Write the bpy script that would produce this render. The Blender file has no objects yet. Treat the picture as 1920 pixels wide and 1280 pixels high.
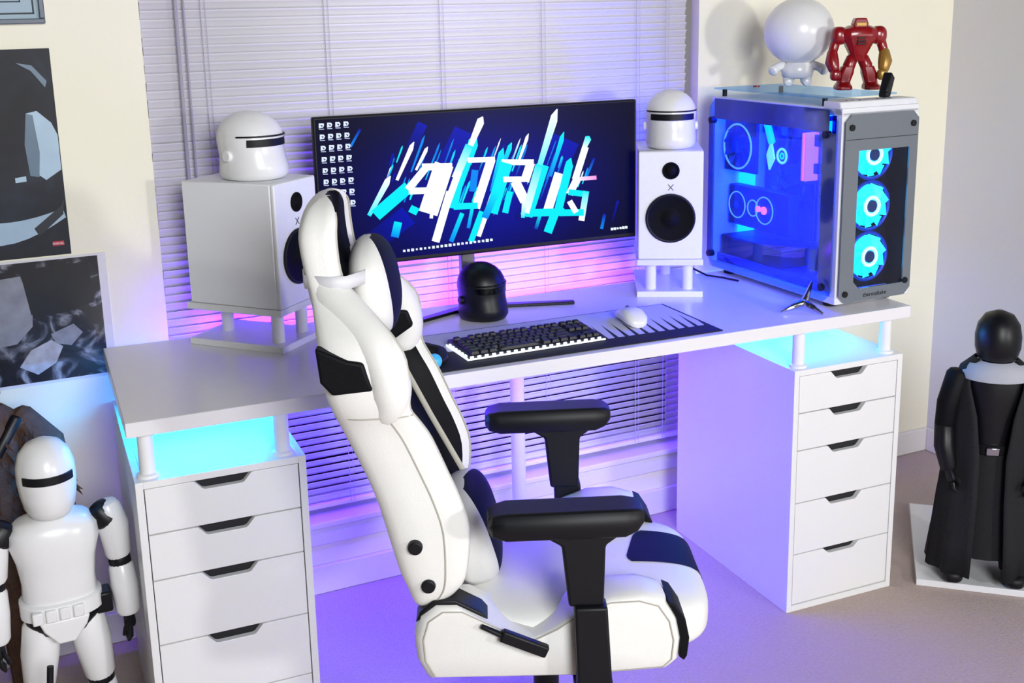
import bpy, bmesh, math, random
import numpy as np
from mathutils import Vector, Matrix
random.seed(7)
SC = bpy.context.scene
COL = SC.collection
PI = math.pi

# ------------------------------------------------------------------ camera
def srgb(h):
    h = h.lstrip('#'); v = [int(h[i:i+2], 16)/255 for i in (0, 2, 4)]
    return tuple(c/12.92 if c <= .04045 else ((c+.055)/1.055)**2.4 for c in v)
YAW, PITCH, ROLL = math.radians(22.8574), math.radians(-12.9461), math.radians(-1.2561)
fw = Vector((math.sin(YAW)*math.cos(PITCH), math.cos(YAW)*math.cos(PITCH), math.sin(PITCH)))
rt = Vector((math.cos(YAW), -math.sin(YAW), 0)); up = rt.cross(fw)
rt2 = math.cos(ROLL)*rt + math.sin(ROLL)*up; up2 = -math.sin(ROLL)*rt + math.cos(ROLL)*up
cam = bpy.data.cameras.new('camera'); camo = bpy.data.objects.new('camera', cam); COL.objects.link(camo)
m = Matrix((rt2, up2, -fw)).transposed().to_4x4(); m.translation = (-1.7995, -2.35, 1.644); camo.matrix_world = m
cam.sensor_width = 36; cam.lens = 2141.65/1920*36; cam.shift_x = (960-954.94)/1920; cam.shift_y = (509.96-640)/1920
cam.clip_start = .05; cam.clip_end = 100
SC.camera = camo

# ------------------------------------------------------------------ world, room lamp, exposure
w = bpy.data.worlds.new('world'); SC.world = w; w.use_nodes = True
w.node_tree.nodes['Background'].inputs[0].default_value = (.93, .95, 1, 1)
w.node_tree.nodes['Background'].inputs[1].default_value = .04
ld = bpy.data.lights.new('room_lamp', 'AREA'); ld.shape = 'DISK'; ld.size = .3; ld.energy = 50; ld.color = (1, .985, .955)
lo = bpy.data.objects.new('room_lamp', ld); COL.objects.link(lo); lo.location = (1.05, -4.1, 1.62)
lo.rotation_euler = (Vector((-.6, .2, .95))-Vector(lo.location)).to_track_quat('-Z', 'Y').to_euler()
cl = bpy.data.lights.new('front_fill', 'AREA'); cl.shape = 'DISK'; cl.size = 1.5; cl.energy = 132; cl.color = (.95, .97, 1)  # unseen soft fill, added to lift the shadows from the front
clo = bpy.data.objects.new('front_fill', cl); COL.objects.link(clo); clo.location = (-1.25, -4.1, 2.3)
clo.rotation_euler = (Vector((-.7, .2, .8))-Vector(clo.location)).to_track_quat('-Z', 'Y').to_euler()
SC.view_settings.view_transform = 'Standard'; SC.view_settings.look = 'None'
SC.view_settings.gamma = 1; SC.view_settings.exposure = 0.08; SC.view_settings.use_curve_mapping = False

# ------------------------------------------------------------------ materials
MATS = {}
def mat(name, col, rough=.5, metal=0, emit=None, es=0, var=.04, vs=30, bump=0, bs=200, coat=0, spec=.5):
    if name in MATS: return MATS[name]
    ma = bpy.data.materials.new(name); ma.use_nodes = True; nt = ma.node_tree; N = nt.nodes; L = nt.links
    b = N['Principled BSDF']; c = srgb(col) if isinstance(col, str) else col
    b.inputs['Roughness'].default_value = rough; b.inputs['Metallic'].default_value = metal
    b.inputs['Coat Weight'].default_value = coat; b.inputs['Specular IOR Level'].default_value = spec
    tc = N.new('ShaderNodeTexCoord')
    no = N.new('ShaderNodeTexNoise'); no.inputs['Scale'].default_value = vs; no.inputs['Detail'].default_value = 4
    L.new(tc.outputs['Object'], no.inputs['Vector'])
    mx = N.new('ShaderNodeMix'); mx.data_type = 'RGBA'
    mx.inputs[6].default_value = tuple(x*(1-var) for x in c)+(1,); mx.inputs[7].default_value = tuple(min(1, x*(1+var)) for x in c)+(1,)
    L.new(no.outputs['Fac'], mx.inputs[0]); L.new(mx.outputs[2], b.inputs['Base Color'])
    if bump:
        n2 = N.new('ShaderNodeTexNoise'); n2.inputs['Scale'].default_value = bs; n2.inputs['Detail'].default_value = 3
        L.new(tc.outputs['Object'], n2.inputs['Vector'])
        bp = N.new('ShaderNodeBump'); bp.inputs['Strength'].default_value = bump; bp.inputs['Distance'].default_value = .004
        L.new(n2.outputs['Fac'], bp.inputs['Height']); L.new(bp.outputs[0], b.inputs['Normal'])
    if emit:
        e = srgb(emit) if isinstance(emit, str) else emit
        b.inputs['Emission Color'].default_value = e+(1,); b.inputs['Emission Strength'].default_value = es
    MATS[name] = ma
    return ma
def glass(name, tint, refl=.1, rough=0.02, dark=1.0):
    ma = bpy.data.materials.new(name); ma.use_nodes = True; nt = ma.node_tree; N = nt.nodes; L = nt.links
    N.remove(N['Principled BSDF'])
    t = N.new('ShaderNodeBsdfTransparent'); t.inputs[0].default_value = tint+(1,)
    g = N.new('ShaderNodeBsdfGlossy'); g.inputs['Roughness'].default_value = rough; g.inputs[0].default_value = (.9, .9, .95, 1)
    lw = N.new('ShaderNodeLayerWeight'); lw.inputs[0].default_value = .25
    ma_ = N.new('ShaderNodeMath'); ma_.operation = 'MULTIPLY_ADD'; ma_.inputs[1].default_value = .18; ma_.inputs[2].default_value = refl
    L.new(lw.outputs['Fresnel'], ma_.inputs[0])
    x = N.new('ShaderNodeMixShader'); L.new(ma_.outputs[0], x.inputs[0]); L.new(t.outputs[0], x.inputs[1]); L.new(g.outputs[0], x.inputs[2])
    L.new(x.outputs[0], N['Material Output'].inputs[0])
    return ma
WALL = mat('wall_paint', '#F8F4DE', .7, var=.015, vs=3, bump=.05, bs=90)
TRIM = mat('trim_paint', '#ECEAE8', .4, var=.02)
CARPET = mat('carpet', '#C2B0A8', .95, var=.16, vs=120, bump=.9, bs=260, spec=.1)
LAM = mat('white_laminate', '#EDEDEC', .32, var=.015, vs=8)
LAMTOP = mat('white_table_laminate', '#EAE8EA', .22, var=.02, vs=8)
SHADEIN = mat('drawer_inside_shade', '#16161B', .7)  # charcoal stands in for the shade inside the white drawers
SLAT = mat('blind_slat', '#F1EFF6', .45, var=.02, vs=10)
CORD = mat('blind_cord', '#B9B5C2', .6)
WAND = mat('blind_wand', '#A9A6B2', .35)
NIGHT = mat('night_window_pane', '#05060C', .08)
LEATH = mat('white_leather', '#EEEDE8', .42, var=.02, vs=40, bump=.12, bs=350)
BLEA = mat('black_leather', '#08090F', .6, spec=.18, var=.2, vs=40, bump=.12, bs=350)
NAVY = mat('navy_velour', '#070830', .7, spec=.2, var=.15, vs=40)
PIPE = mat('seam_piping', '#B4B0A4', .6)
BPL = mat('black_plastic', '#0A0B12', .5, var=.1, spec=.35)
GPL = mat('grey_plastic', '#55585F', .45)
WPL = mat('white_plastic', '#EFEFEF', .28, var=.015, coat=.2)
SPKW = mat('speaker_white', '#F2F3F5', .4, var=.015)
CONE = mat('speaker_cone', '#08090E', .75, var=.2, spec=.15)
CHROME = mat('chrome', '#B9BAC4', .18, 1)
STEEL = mat('dark_steel', '#24242C', .35, .8)
REDM = mat('red_toy_plastic', '#8E0D16', .28, var=.15, coat=.4)
GOLD = mat('gold_toy_plastic', '#A8823C', .35, .4)
BROWN = mat('brown_plush', '#5E4539', .95, var=.4, vs=60, bump=.8, bs=160)
CLOTH = mat('black_cloth', '#0C0D14', .8, var=.2, vs=30, bump=.3, bs=300)
GCLOTH = mat('pale_scarf_cloth', '#AEB0BA', .8, bump=.2)
SKINB = mat('matte_black', '#0B0C12', .4, var=.1, spec=.35)
PURPLE = mat('purple_led', '#FFFFFF', .5, emit=(.07, .004, 1), es=470)
PINKL = mat('violet_led', '#FFFFFF', .5, emit=(.13, .008, 1), es=300)
CYAN = mat('cyan_led', '#FFFFFF', .5, emit=(0, .36, 1), es=620)
FANL = mat('cyan_fan_blade', '#30D0FF', .4, emit=(0.0, .62, 1.0), es=1.5)
FANC = mat('white_fan_core', '#E0FFFF', .4, emit=(.35, .9, 1.0), es=1.2)
FANB = mat('blue_fan_frame', '#0A1E7A', .4, emit=(0, .04, .6), es=.5)
BLUEL = mat('blue_led', '#2040FF', .4, emit=(0, .025, 1.0), es=55)
RINGL = mat('pale_blue_led_ring', '#A0C0FF', .4, emit=(.15, .35, 1.0), es=1.6)
PINKRAM = mat('pink_led_bar', '#FF90B0', .4, emit=(1.0, .16, .35), es=1.3)
MAGL = mat('magenta_led', '#FF50C0', .4, emit=(1.0, .15, .7), es=2.5)
WHITEL = mat('white_key_led', '#FFFFFF', .4, emit=(.75, .85, 1.0), es=1.0)
BLUEBALL = mat('glowing_blue_ball', '#3FA0D8', .35, emit=(.03, .25, .5), es=.6)
BOARD = mat('circuit_board', '#0A1030', .5, var=.5, vs=40)
PCW = mat('case_white', '#E6E7EC', .35)
FGREY = mat('smoked_front_glass', '#6E757C', .12, var=.03, coat=.5)
SGLASS = glass('tinted_side_glass', (.62, .80, 1.0), .008)
CGLASS = glass('clear_glass', (.92, .95, 1.0), .012)
NAVYGL = mat('navy_glass_border', '#33406E', .1, coat=.4)
KEYM = mat('keycap_black', '#12131C', .45, var=.15)
KBASE = mat('keyboard_base', '#1A1B26', .4)

# ------------------------------------------------------------------ mesh helpers
class MB:
    def __init__(s): s.bm = bmesh.new()
    def _new(s, verts, faces, mi=0):
        vs = [s.bm.verts.new(v) for v in verts]; out = []
        for f in faces:
            try: q = s.bm.faces.new([vs[i] for i in f]); q.material_index = mi; out.append(q)
            except ValueError: pass
        return out
    def box(s, x0, x1, y0, y1, z0, z1, mi=0, M=None):
        v = [Vector(p) for p in ((x0,y0,z0),(x1,y0,z0),(x1,y1,z0),(x0,y1,z0),(x0,y0,z1),(x1,y0,z1),(x1,y1,z1),(x0,y1,z1))]
        if M: v = [M @ p for p in v]
        s._new(v, ((3,2,1,0),(4,5,6,7),(0,1,5,4),(1,2,6,5),(2,3,7,6),(3,0,4,7)), mi); return s
    def prism(s, poly, fn, d0, d1, mi=0):
        """poly: 2-D outline; fn(a,b,d) -> 3-D point; extruded from d0 to d1"""
        n = len(poly); v = [fn(a, b, d0) for a, b in poly]+[fn(a, b, d1) for a, b in poly]
        s._new(v, [tuple(range(n-1, -1, -1)), tuple(range(n, 2*n))]+[(i, (i+1) % n, n+(i+1) % n, n+i) for i in range(n)], mi); return s
    def loft(s, rings, caps=True, mi=0, mif=None):
        n = len(rings[0]); v = [p for r in rings for p in r]; k = len(rings)
        vs = [s.bm.verts.new(p) for p in v]
        for j in range(k-1):
            for i in range(n):
                q = s.bm.faces.new((vs[j*n+i], vs[j*n+(i+1) % n], vs[(j+1)*n+(i+1) % n], vs[(j+1)*n+i]))
                q.material_index = mif(j, i) if mif else mi
        if caps:
            a = s.bm.faces.new([vs[i] for i in range(n-1, -1, -1)]); b = s.bm.faces.new([vs[(k-1)*n+i] for i in range(n)])
            a.material_index = b.material_index = mi
        return s
    def taper(s, pts, rad, n=14, mi=0, flat=(1, 1), caps=True, M=None):
        """round limb/tube through pts with radii, rounded ends"""
        pts = [Vector(p) for p in pts]; rings = []
        if isinstance(rad, (int, float)): rad = [rad]*len(pts)
        d0 = (pts[1]-pts[0]).normalized(); d1 = (pts[-1]-pts[-2]).normalized()
        P = list(pts); Rr = list(rad)
        if caps:
            P = [pts[0]-d0*rad[0]*.5, pts[0]-d0*rad[0]*.35]+P+[pts[-1]+d1*rad[-1]*.35, pts[-1]+d1*rad[-1]*.5]
            Rr = [rad[0]*.45, rad[0]*.8]+Rr+[rad[-1]*.8, rad[-1]*.45]
        ref = None
        for i, p in enumerate(P):
            t = (P[min(i+1, len(P)-1)]-P[max(i-1, 0)]).normalized()
            if ref is None:
                ref = Vector((1, 0, 0)) if abs(t.x) < .8 else Vector((0, 1, 0))
            a = (ref - t*ref.dot(t)).normalized(); b = t.cross(a); ref = a
            rings.append([p+(a*math.cos(2*PI*k/n)*flat[0]+b*math.sin(2*PI*k/n)*flat[1])*Rr[i] for k in range(n)])
        if M: rings = [[M @ p for p in r] for r in rings]
        return s.loft(rings, True, mi)
    def cyl(s, p0, p1, r, r1=None, n=24, mi=0):
        return s.taper([p0, p1], [r, r if r1 is None else r1], n, mi, caps=False)
    def ring(s, c, axis, R, r, n=32, k=8, mi=0):
        c = Vector(c); ax = Vector(axis).normalized(); a = ax.orthogonal().normalized(); b = ax.cross(a)
        v = []; f = []
        for i in range(n):
            t = 2*PI*i/n; d = a*math.cos(t)+b*math.sin(t)
            for j in range(k):
                q = 2*PI*j/k; v.append(c+d*(R+r*math.cos(q))+ax*r*math.sin(q))
        for i in range(n):
            for j in range(k):
                f.append((i*k+j, ((i+1) % n)*k+j, ((i+1) % n)*k+(j+1) % k, i*k+(j+1) % k))
        s._new(v, f, mi); return s
    def sup(s, c, r, e1=1, e2=1, nu=28, nv=16, M=None, mi=0, mid=None):
        """superellipsoid: e<1 boxier"""
        def sp(x, e): return math.copysign(abs(x)**e, x)
        rings = []
        for j in range(1, nv):
            ph = -PI/2+PI*j/nv; row = []
            for i in range(nu):
                th = 2*PI*i/nu
                p = Vector((r[0]*sp(math.cos(ph), e1)*sp(math.cos(th), e2), r[1]*sp(math.cos(ph), e1)*sp(math.sin(th), e2), r[2]*sp(math.sin(ph), e1)))
                if M: p = M @ p
                row.append(p+Vector(c))
            rings.append(row)
        return s.loft(rings, True, mi, (lambda j, i: mid(360*(i+.5)/nu)) if mid else None)
    def lathe(s, prof, c=(0, 0, 0), axis='Z', n=32, mi=0):
        rings = []
        for r, h in prof:
            row = []
            for i in range(n):
                t = 2*PI*i/n; p = Vector((r*math.cos(t), r*math.sin(t), h))
                if axis == 'Y-': p = Vector((p.x, -p.z, p.y))
                if axis == 'X-': p = Vector((-p.z, p.x, p.y))
                row.append(p+Vector(c))
            rings.append(row)
        return s.loft(rings, True, mi)
    def build(s, name, mats, parent=None, bevel=0, seg=2, sub=0, angle=35, flat=False, loc=None, rot=None):
        bmesh.ops.recalc_face_normals(s.bm, faces=s.bm.faces)
        me = bpy.data.meshes.new(name); s.bm.to_mesh(me); s.bm.free()
        for x in (mats if isinstance(mats, (list, tuple)) else [mats]): me.materials.append(x)
        if not flat:
            for p in me.polygons: p.use_smooth = True
            me.set_sharp_from_angle(angle=math.radians(180 if sub else angle))
        o = bpy.data.objects.new(name, me); COL.objects.link(o)
        if parent: o.parent = parent
        if loc: o.location = loc
        if rot: o.rotation_euler = rot
        if bevel:
            b = o.modifiers.new('bevel', 'BEVEL'); b.width = bevel; b.segments = seg; b.limit_method = 'ANGLE'; b.angle_limit = math.radians(40)
        if sub:
            q = o.modifiers.new('subsurf', 'SUBSURF'); q.levels = q.render_levels = sub
        return o
def tag(o, label=None, cat=None, group=None, kind=None):
    if label: o['label'] = label
    if cat: o['category'] = cat
    if group: o['group'] = group
    if kind: o['kind'] = kind
    return o
def thing(name, label, cat, loc=(0, 0, 0), rz=0, group=None):
    o = bpy.data.objects.new(name, None); COL.objects.link(o); o.location = loc; o.rotation_euler = (0, 0, rz)
    o.empty_display_size = .05
    return tag(o, label, cat, group)
def inst(src, parent, loc=(0, 0, 0), rot=None, scale=None, name=None):
    o = src.copy(); COL.objects.link(o); o.parent = parent; o.location = loc
    if rot: o.rotation_euler = rot
    if scale: o.scale = scale
    return o
XY = lambda a, b, d: Vector((a, b, d))
XZ = lambda a, b, d: Vector((a, d, b))
YZ = lambda a, b, d: Vector((d, a, b))

# ------------------------------------------------------------------ room shell (the window wall stands at a slight angle to the desk)
WA = math.atan(.04); WO = Vector((0, .72, 0))
def wallobj(mb, name, mats, parent=None, **k):
    if parent: return mb.build(name, mats, parent, **k)
    return mb.build(name, mats, None, loc=WO, rot=(0, 0, WA), **k)
W0, W1, WZ0, WZ1, UC = -1.506, .148, .225, 2.06, 1.2
fl = MB().box(-4, 3, -6, 1.2, -.05, 0).build('floor', CARPET, flat=True); tag(fl, 'beige cut-pile carpet floor', kind='structure')
b = MB(); b.box(-3.2, W0, 0, .14, 0, 2.5); b.box(W1, UC+.1, 0, .14, 0, 2.5); b.box(W0, W1, 0, .14, 0, WZ0-.02); b.box(W0, W1, 0, .14, WZ1, 2.5)
tag(wallobj(b, 'wall_back', WALL, flat=True), 'cream painted wall around the window', kind='structure')
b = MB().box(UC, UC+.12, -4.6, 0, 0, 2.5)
tag(wallobj(b, 'wall_right', mat('wall_paint_dimmed', '#DEDCDD', .7, var=.015, vs=3, bump=.05, bs=90), flat=True), 'cream side wall to the right of the corner', kind='structure')  # same cream paint, its dimmer light toned into a greyer colour
for nm, a in (('baseboard_back', (-3.2, UC, -.014, 0, 0, .088)), ('baseboard_right', (UC-.014, UC, -4.6, -.014, 0, .088))):
    tag(wallobj(MB().box(*a), nm, TRIM if nm != 'x' else WALL, bevel=.004), 'low painted baseboard', kind='structure')
b = MB().box(W0-.03, W1+.03, -.022, .139, WZ0-.02, WZ0)
tag(wallobj(b, 'trim_1', TRIM, bevel=.005), 'white window sill board', kind='structure')
b = MB().box(W0-.02, W1+.02, -.012, 0, WZ0-.075, WZ0-.021)
tag(wallobj(b, 'trim_2', TRIM, bevel=.004), 'moulding strip under the window sill', kind='structure')
win = bpy.data.objects.new('window_1', None); COL.objects.link(win); win.location = WO; win.rotation_euler = (0, 0, WA)
tag(win, 'wide dark window behind closed blinds', kind='structure')
b = MB(); t = .035
b.box(W0, W0+t, .10, .135, WZ0, WZ1); b.box(W1-t, W1, .10, .135, WZ0, WZ1); b.box(W0+t, W1-t, .10, .135, WZ0, WZ0+t); b.box(W0+t, W1-t, .10, .135, WZ1-t, WZ1)
b.box(-.70, -.66, .10, .135, WZ0+t, WZ1-t); b.build('window_frame', TRIM, win, bevel=.003)
for a0, a1 in ((W0+t, -.70), (-.66, W1-t)):
    MB().box(a0, a1, .115, .122, WZ0+t, WZ1-t).build('pane', NIGHT, win, flat=True)

# ------------------------------------------------------------------ venetian blind
bl = thing('venetian_blind', 'wide white venetian blind with closed slats covering the window', 'blind', WO, WA)
YB = .040; u0, u1 = W0+.006, W1-.022
prof = []
TIL = math.radians(72)
for k in range(5):
    q = (k/4-.5)*.025; bow = .0022*(1-(2*(k/4)-1)**2)
    # room-side edge raised
    prof.append((q*math.cos(TIL)+bow*math.sin(TIL), -q*math.sin(TIL)+bow*math.cos(TIL)))
b = MB(); v = [(u, y, z) for u in (u0, u1) for y, z in prof]; n = 5
b._new([Vector(x) for x in v], [(i, i+1, n+i+1, n+i) for i in range(4)])
s0 = b.build('slat', SLAT, bl, loc=(0, YB, .272))
sm = s0.modifiers.new('thickness', 'SOLIDIFY'); sm.thickness = .0006
z = .272; i = 0
while z < 1.99:
    i += 1; z += .0222
    o = inst(s0, bl, (random.uniform(-.0015, .0015), YB, z), (random.uniform(-.05, .05)+(.17 if z < .62 else 0), random.uniform(-.0006, .0006), 0))
MB().box(u0, u1, YB-.012, YB+.012, .244, .258).build('bottom_rail', SLAT, bl, bevel=.003)
MB().box(u0, u1, YB-.018, YB+.02, 2.015, 2.058).build('head_rail', SLAT, bl, bevel=.002)
for u in (-1.352, -1.03, -.70, -.382, -.06, .045):
    b = MB(); b.cyl((u, YB-.0145, .25), (u, YB-.0145, 2.02), .0009, n=6); b.cyl((u+.012, YB-.0145, .25), (u+.012, YB-.0145, 2.02), .0006, n=6)
    b.build('ladder_cord', CORD, bl)
for u, r in ((-1.418, .0045), (-1.398, .0028)):
    MB().cyl((u, YB-.028, 1.06), (u+.004, YB-.022, 2.02), r, n=8).build('tilt_wand' if r > .004 else 'pull_cord', WAND, bl)

# ------------------------------------------------------------------ desk
DZ0, DZ1 = .803, .836
XL, XR = -1.672, .372
G = 1.304
desk = thing('desk', 'long white laminate desk top raised above both drawer units', 'desk', (-.65, .29, 0))
def dk(mb, name, ma, **k): return mb.build(name, ma, desk, **k)
Mv = Vector((-.65, .29, 0))
def shift(mb, d): bmesh.ops.translate(mb.bm, verts=mb.bm.verts, vec=d); return mb
dk(shift(MB().box(XL, XR, -.008, .592, DZ0, DZ1), -Mv), 'board', LAMTOP, bevel=.0015)
for x, y in ((-1.633, .035), (-1.347, .035), (.035, .035), (.325, .035), (-1.633, .54), (-1.347, .54), (.035, .54), (.325, .54)):
    b = MB(); b.lathe([(.0165, .7), (.0235, .7), (.0235, .706), (.0165, .709), (.0165, .794), (.0235, .797), (.0235, DZ0), (.0165, DZ0)], (x, y, 0))
    dk(shift(b, -Mv), 'riser_leg', WPL)
b = MB(); b.lathe([(.02, 0), (.027, 0), (.027, .012), (.0205, .016), (.0205, DZ0-.008), (.032, DZ0-.006), (.032, DZ0), (.02, DZ0)], (-.565, .54, 0))
dk(shift(b, -Mv), 'leg', WPL)

# ------------------------------------------------------------------ drawer units
lines = [.684, .579, .473, .321, .170, .020]
def drawer_unit(x0, label):
    t = thing('drawer_unit', label, 'drawers', (x0, 0, 0), 0, 'drawer units under the desk')
    W, D, H, T = .36, .58, .70, .016
    b = MB(); b.box(0, T, 0, D, 0, H); b.box(W-T, W, 0, D, 0, H); b.box(T, W-T, 0, D, H-T, H); b.box(T, W-T, 0, D, 0, .018); b.box(T, W-T, D-.006, D, .018, H-T)
    b.build('body', LAM, t, bevel=.001)
    for k in range(5):
        z1, z0 = lines[k]-.0015, lines[k+1]+.0015
        c = W/2; a0, a1 = T+.002, W-T-.002
        nd = .021 if k < 4 else .017
        poly = [(a0, z0), (a1, z0), (a1, z1), (c+.066, z1), (c+.060, z1-.001), (c+.044, z1-nd*.9), (c+.038, z1-nd), (c-.038, z1-nd), (c-.044, z1-nd*.9), (c-.060, z1-.001), (c-.066, z1), (a0, z1)]
        f = MB().prism(poly, XZ, .001, .017).build('drawer_front', LAM, t, bevel=.0012)
        MB().box(a0+.012, a1-.012, .0175, D-.02, z0+.004, z1-.003).build('drawer_shade_box', SHADEIN, f, flat=True)  # solid block showing painted shade through the handle notch
    return t
drawer_unit(-G-.36, 'white five-drawer unit at the left end, behind the chair')
drawer_unit(0, 'white five-drawer unit at the right end with violet-lit side')

# ------------------------------------------------------------------ LED strips
def led(name, label, a, m_, pieces=0):
    return tag(MB().box(*a).build(name, m_, flat=True), label, 'led strip', 'colour led strips on the desk')
led('led_strip', 'violet led strip stuck along the rear edge of the desk', (-1.45, .0, .5925, .597, .815, .824), PINKL)
led('led_strip', 'purple led strip under the middle of the desk top', (-1.15, -.22, .38, .388, DZ0-.003, DZ0-.0002), PURPLE)
led('led_strip', 'cyan led strip above the left drawer unit', (-1.60, -1.36, .30, .31, DZ0-.003, DZ0-.0002), CYAN)
led('led_strip', 'cyan led strip above the right drawer unit', (.05, .22, .30, .31, DZ0-.003, DZ0-.0002), CYAN)

# ------------------------------------------------------------------ monitor
mon = thing('monitor', 'black ultrawide monitor showing glowing cyan lettering', 'monitor', (-.678, .46, DZ1))
def mz(z): return z-DZ1
MW, MZ0, MZ1 = .458, mz(1.004), mz(1.393)
b = MB().box(-MW, MW, 0, .022, MZ0, MZ1); b.box(-.22, .22, .022, .05, MZ0+.06, MZ1-.08); b.build('housing', BPL, mon, bevel=.004)
b = MB(); b.box(-.055, -.015, .055, .08, .006, MZ0+.2); b.box(-.06, -.01, .045, .056, MZ0+.1, MZ0+.2)
b.build('pole', mat('stand_silver', '#8E8C8A', .3, .7), mon, bevel=.004)
for (ax, ay) in ((.25, -.02), (-.26, -.035)):
    hub = Vector((-.03, .07)); e = Vector((ax, ay)); d = (e-hub).normalized(); nn = Vector((-d.y, d.x))
    P = [hub+nn*.016, hub-nn*.016, e-nn*.011, e+nn*.011]
    MB().prism([(p.x, p.y) for p in P], XY, .0005, .009).build('foot', STEEL, mon, bevel=.002)
# screen picture: flat glowing print with vertex colours
src = np.array([(20,130),(1895,12),(1885,815),(75,996)], float); dst = [(0,1),(1,1),(1,0),(0,0)]
A = []
for (x, y), (u, v) in zip(src, dst):
    A.append([x, y, 1, 0, 0, 0, -u*x, -u*y]); A.append([0, 0, 0, x, y, 1, -v*x, -v*y])
Hm = np.append(np.linalg.solve(np.array(A), np.array([c for p in dst for c in p], float)), 1).reshape(3, 3)
def scr(x, y):
    q = Hm @ np.array([x, y, 1.0]); return q[0]/q[2], q[1]/q[2]
SV, SF, SCOL = [], [], []
sx0, sx1, sz0, sz1 = -MW+.006, MW-.006, MZ0+.012, MZ1-.006
def uvp(u, v, lay): return (sx0+(sx1-sx0)*min(1, max(0, u)), -.0006-lay*.00006, sz0+(sz1-sz0)*min(1, max(0, v)))
LAY = [0]
def poly(pts, cols, crop=True):
    LAY[0] += .05
    i0 = len(SV)
    for p, c in zip(pts, cols):
        SV.append(uvp(*(scr(*p) if crop else p), LAY[0])); SCOL.append(c)
    SF.append(tuple(range(i0, i0+len(pts))))
C = dict(w=(.95,1,1), c=(.0,.85,1), b=(.0,.006,.42), d=(.002,.004,.20), m=(.0,.25,.9), p=(.9,.3,.8), k=(.001,.001,.012))
NX, NY = 24, 10
def bgc(u, v):
    g = math.exp(-(((u-.5)/.30)**2+((v-.42)/.42)**2)); return (.001+.001*g, .001+.004*g, .014+.34*g)
for i in range(NX):
    for j in range(NY):
        q = [(i/NX, j/NY), ((i+1)/NX, j/NY), ((i+1)/NX, (j+1)/NY), (i/NX, (j+1)/NY)]
        i0 = len(SV)
        for p in q: SV.append(uvp(*p, 0)); SCOL.append(bgc(*p))
        SF.append((i0, i0+1, i0+2, i0+3))
def stroke(x0, y0, x1, y1, wd, c0, c1=None, tip=False):
    c1 = c1 or c0
    if c1 == 'd': C['d'] = bgc(*scr(x1, y1))
    d = Vector((x1-x0, y1-y0)).normalized(); nn = Vector((-d.y, d.x))*wd/2
    a = Vector((x0, y0)); e = Vector((x1, y1))
    if tip: P = [a+nn*.15, a-nn*.15, a.lerp(e, .18)-nn, e-nn*.8, e+nn*.5, a.lerp(e, .12)+nn]; K = [C[c0]]*3+[C[c1]]*2+[C[c0]]
    else: P = [a+nn, a-nn, e-nn, e+nn]; K = [C[c0], C[c0], C[c1], C[c1]]
    poly([(p.x, p.y) for p in P], K)
for s_ in [(640,150,560,330,60,'b','d'),(900,200,640,760,160,'b','d'),(1480,240,1250,760,170,'b','d'),(280,185,225,290,14,'b','m'),(1100,350,930,860,200,'b','d'),(560,700,300,900,120,'b','d'),(1790,620,1750,760,14,'b','d'),(1650,360,1600,480,14,'b','m'),(1710,700,1690,790,18,'b','m')]: stroke(*s_)
rs_ = random.Random(3)
for k in range(70):                       # thin glowing shards between and around the letters
    x = rs_.uniform(430, 1600); y = rs_.uniform(330, 620); ln = rs_.uniform(50, 190)*(1.2 if 600 < x < 1500 else .6)
    c0 = rs_.choice('wccmmb'); stroke(x+ln*.18, y-ln*.5, x-ln*.18, y+ln*.5, rs_.uniform(5, 15), c0, rs_.choice('cmb'), True)
for s_ in [(590,260,490,490,28,'w','w',1),(670,290,600,430,22,'w','w',1),(455,465,330,700,36,'w','c',1),(1260,210,1195,390,20,'w','w',1),(1160,265,1085,460,28,'c','m',1),
 (1470,200,1385,470,28,'c','m',1),(1510,360,1450,580,44,'c','c',1),(560,530,370,700,72,'c','c'),(500,740,480,830,46,'c','m'),(870,690,805,860,26,'c','m'),(1330,690,1300,790,20,'c','b'),
 (950,220,850,520,62,'c','c',1),(1110,300,1040,560,40,'c','m',1),
 # letters A O R U S in slanted strokes
 (555,548,668,405,44,'w'),(636,412,812,408,42,'w'),(560,556,720,552,40,'w'),(765,395,672,690,112,'w'),(600,650,580,690,50,'c'),
 (872,372,1062,366,32,'w'),(878,372,812,660,58,'c'),(1040,366,948,660,52,'w'),(820,650,960,645,38,'c'),(945,430,930,560,40,'m'),
 (1100,384,1290,384,36,'w'),(1128,388,1040,690,74,'c'),(1272,388,1236,500,52,'w'),(1110,488,1262,486,34,'w'),(1180,500,1238,622,58,'w'),(1150,560,1120,690,36,'c'),
 (1345,400,1245,710,72,'c'),(1440,450,1370,680,54,'w'),(1240,692,1470,686,46,'c'),(1500,400,1430,690,48,'c'),
 (1662,478,1520,490,24,'p','w'),(1548,482,1500,580,44,'w'),(1495,566,1605,580,36,'c'),(1600,560,1570,740,36,'c','w'),(1440,692,1585,690,40,'c'),(1500,620,1540,690,34,'w'),
 (990,108,912,290,46,'w','w',1),(912,280,830,480,46,'c','w'),(800,560,715,860,46,'w','w'),(850,440,780,640,40,'w'),(1430,60,1310,440,46,'w','c',1),(1322,400,1240,690,44,'c','w'),
 (1620,225,1585,300,40,'c','w',1),(1598,290,1535,490,40,'w'),(1020,670,965,830,26,'w','w'),(985,680,920,860,34,'c','c'),(1415,690,1370,810,50,'c','c'),(1070,560,1000,720,40,'c','m'),(700,600,690,720,20,'w'),(1230,620,1225,720,22,'w','c'),(930,650,905,780,20,'c','m')]: stroke(*s_)
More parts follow.
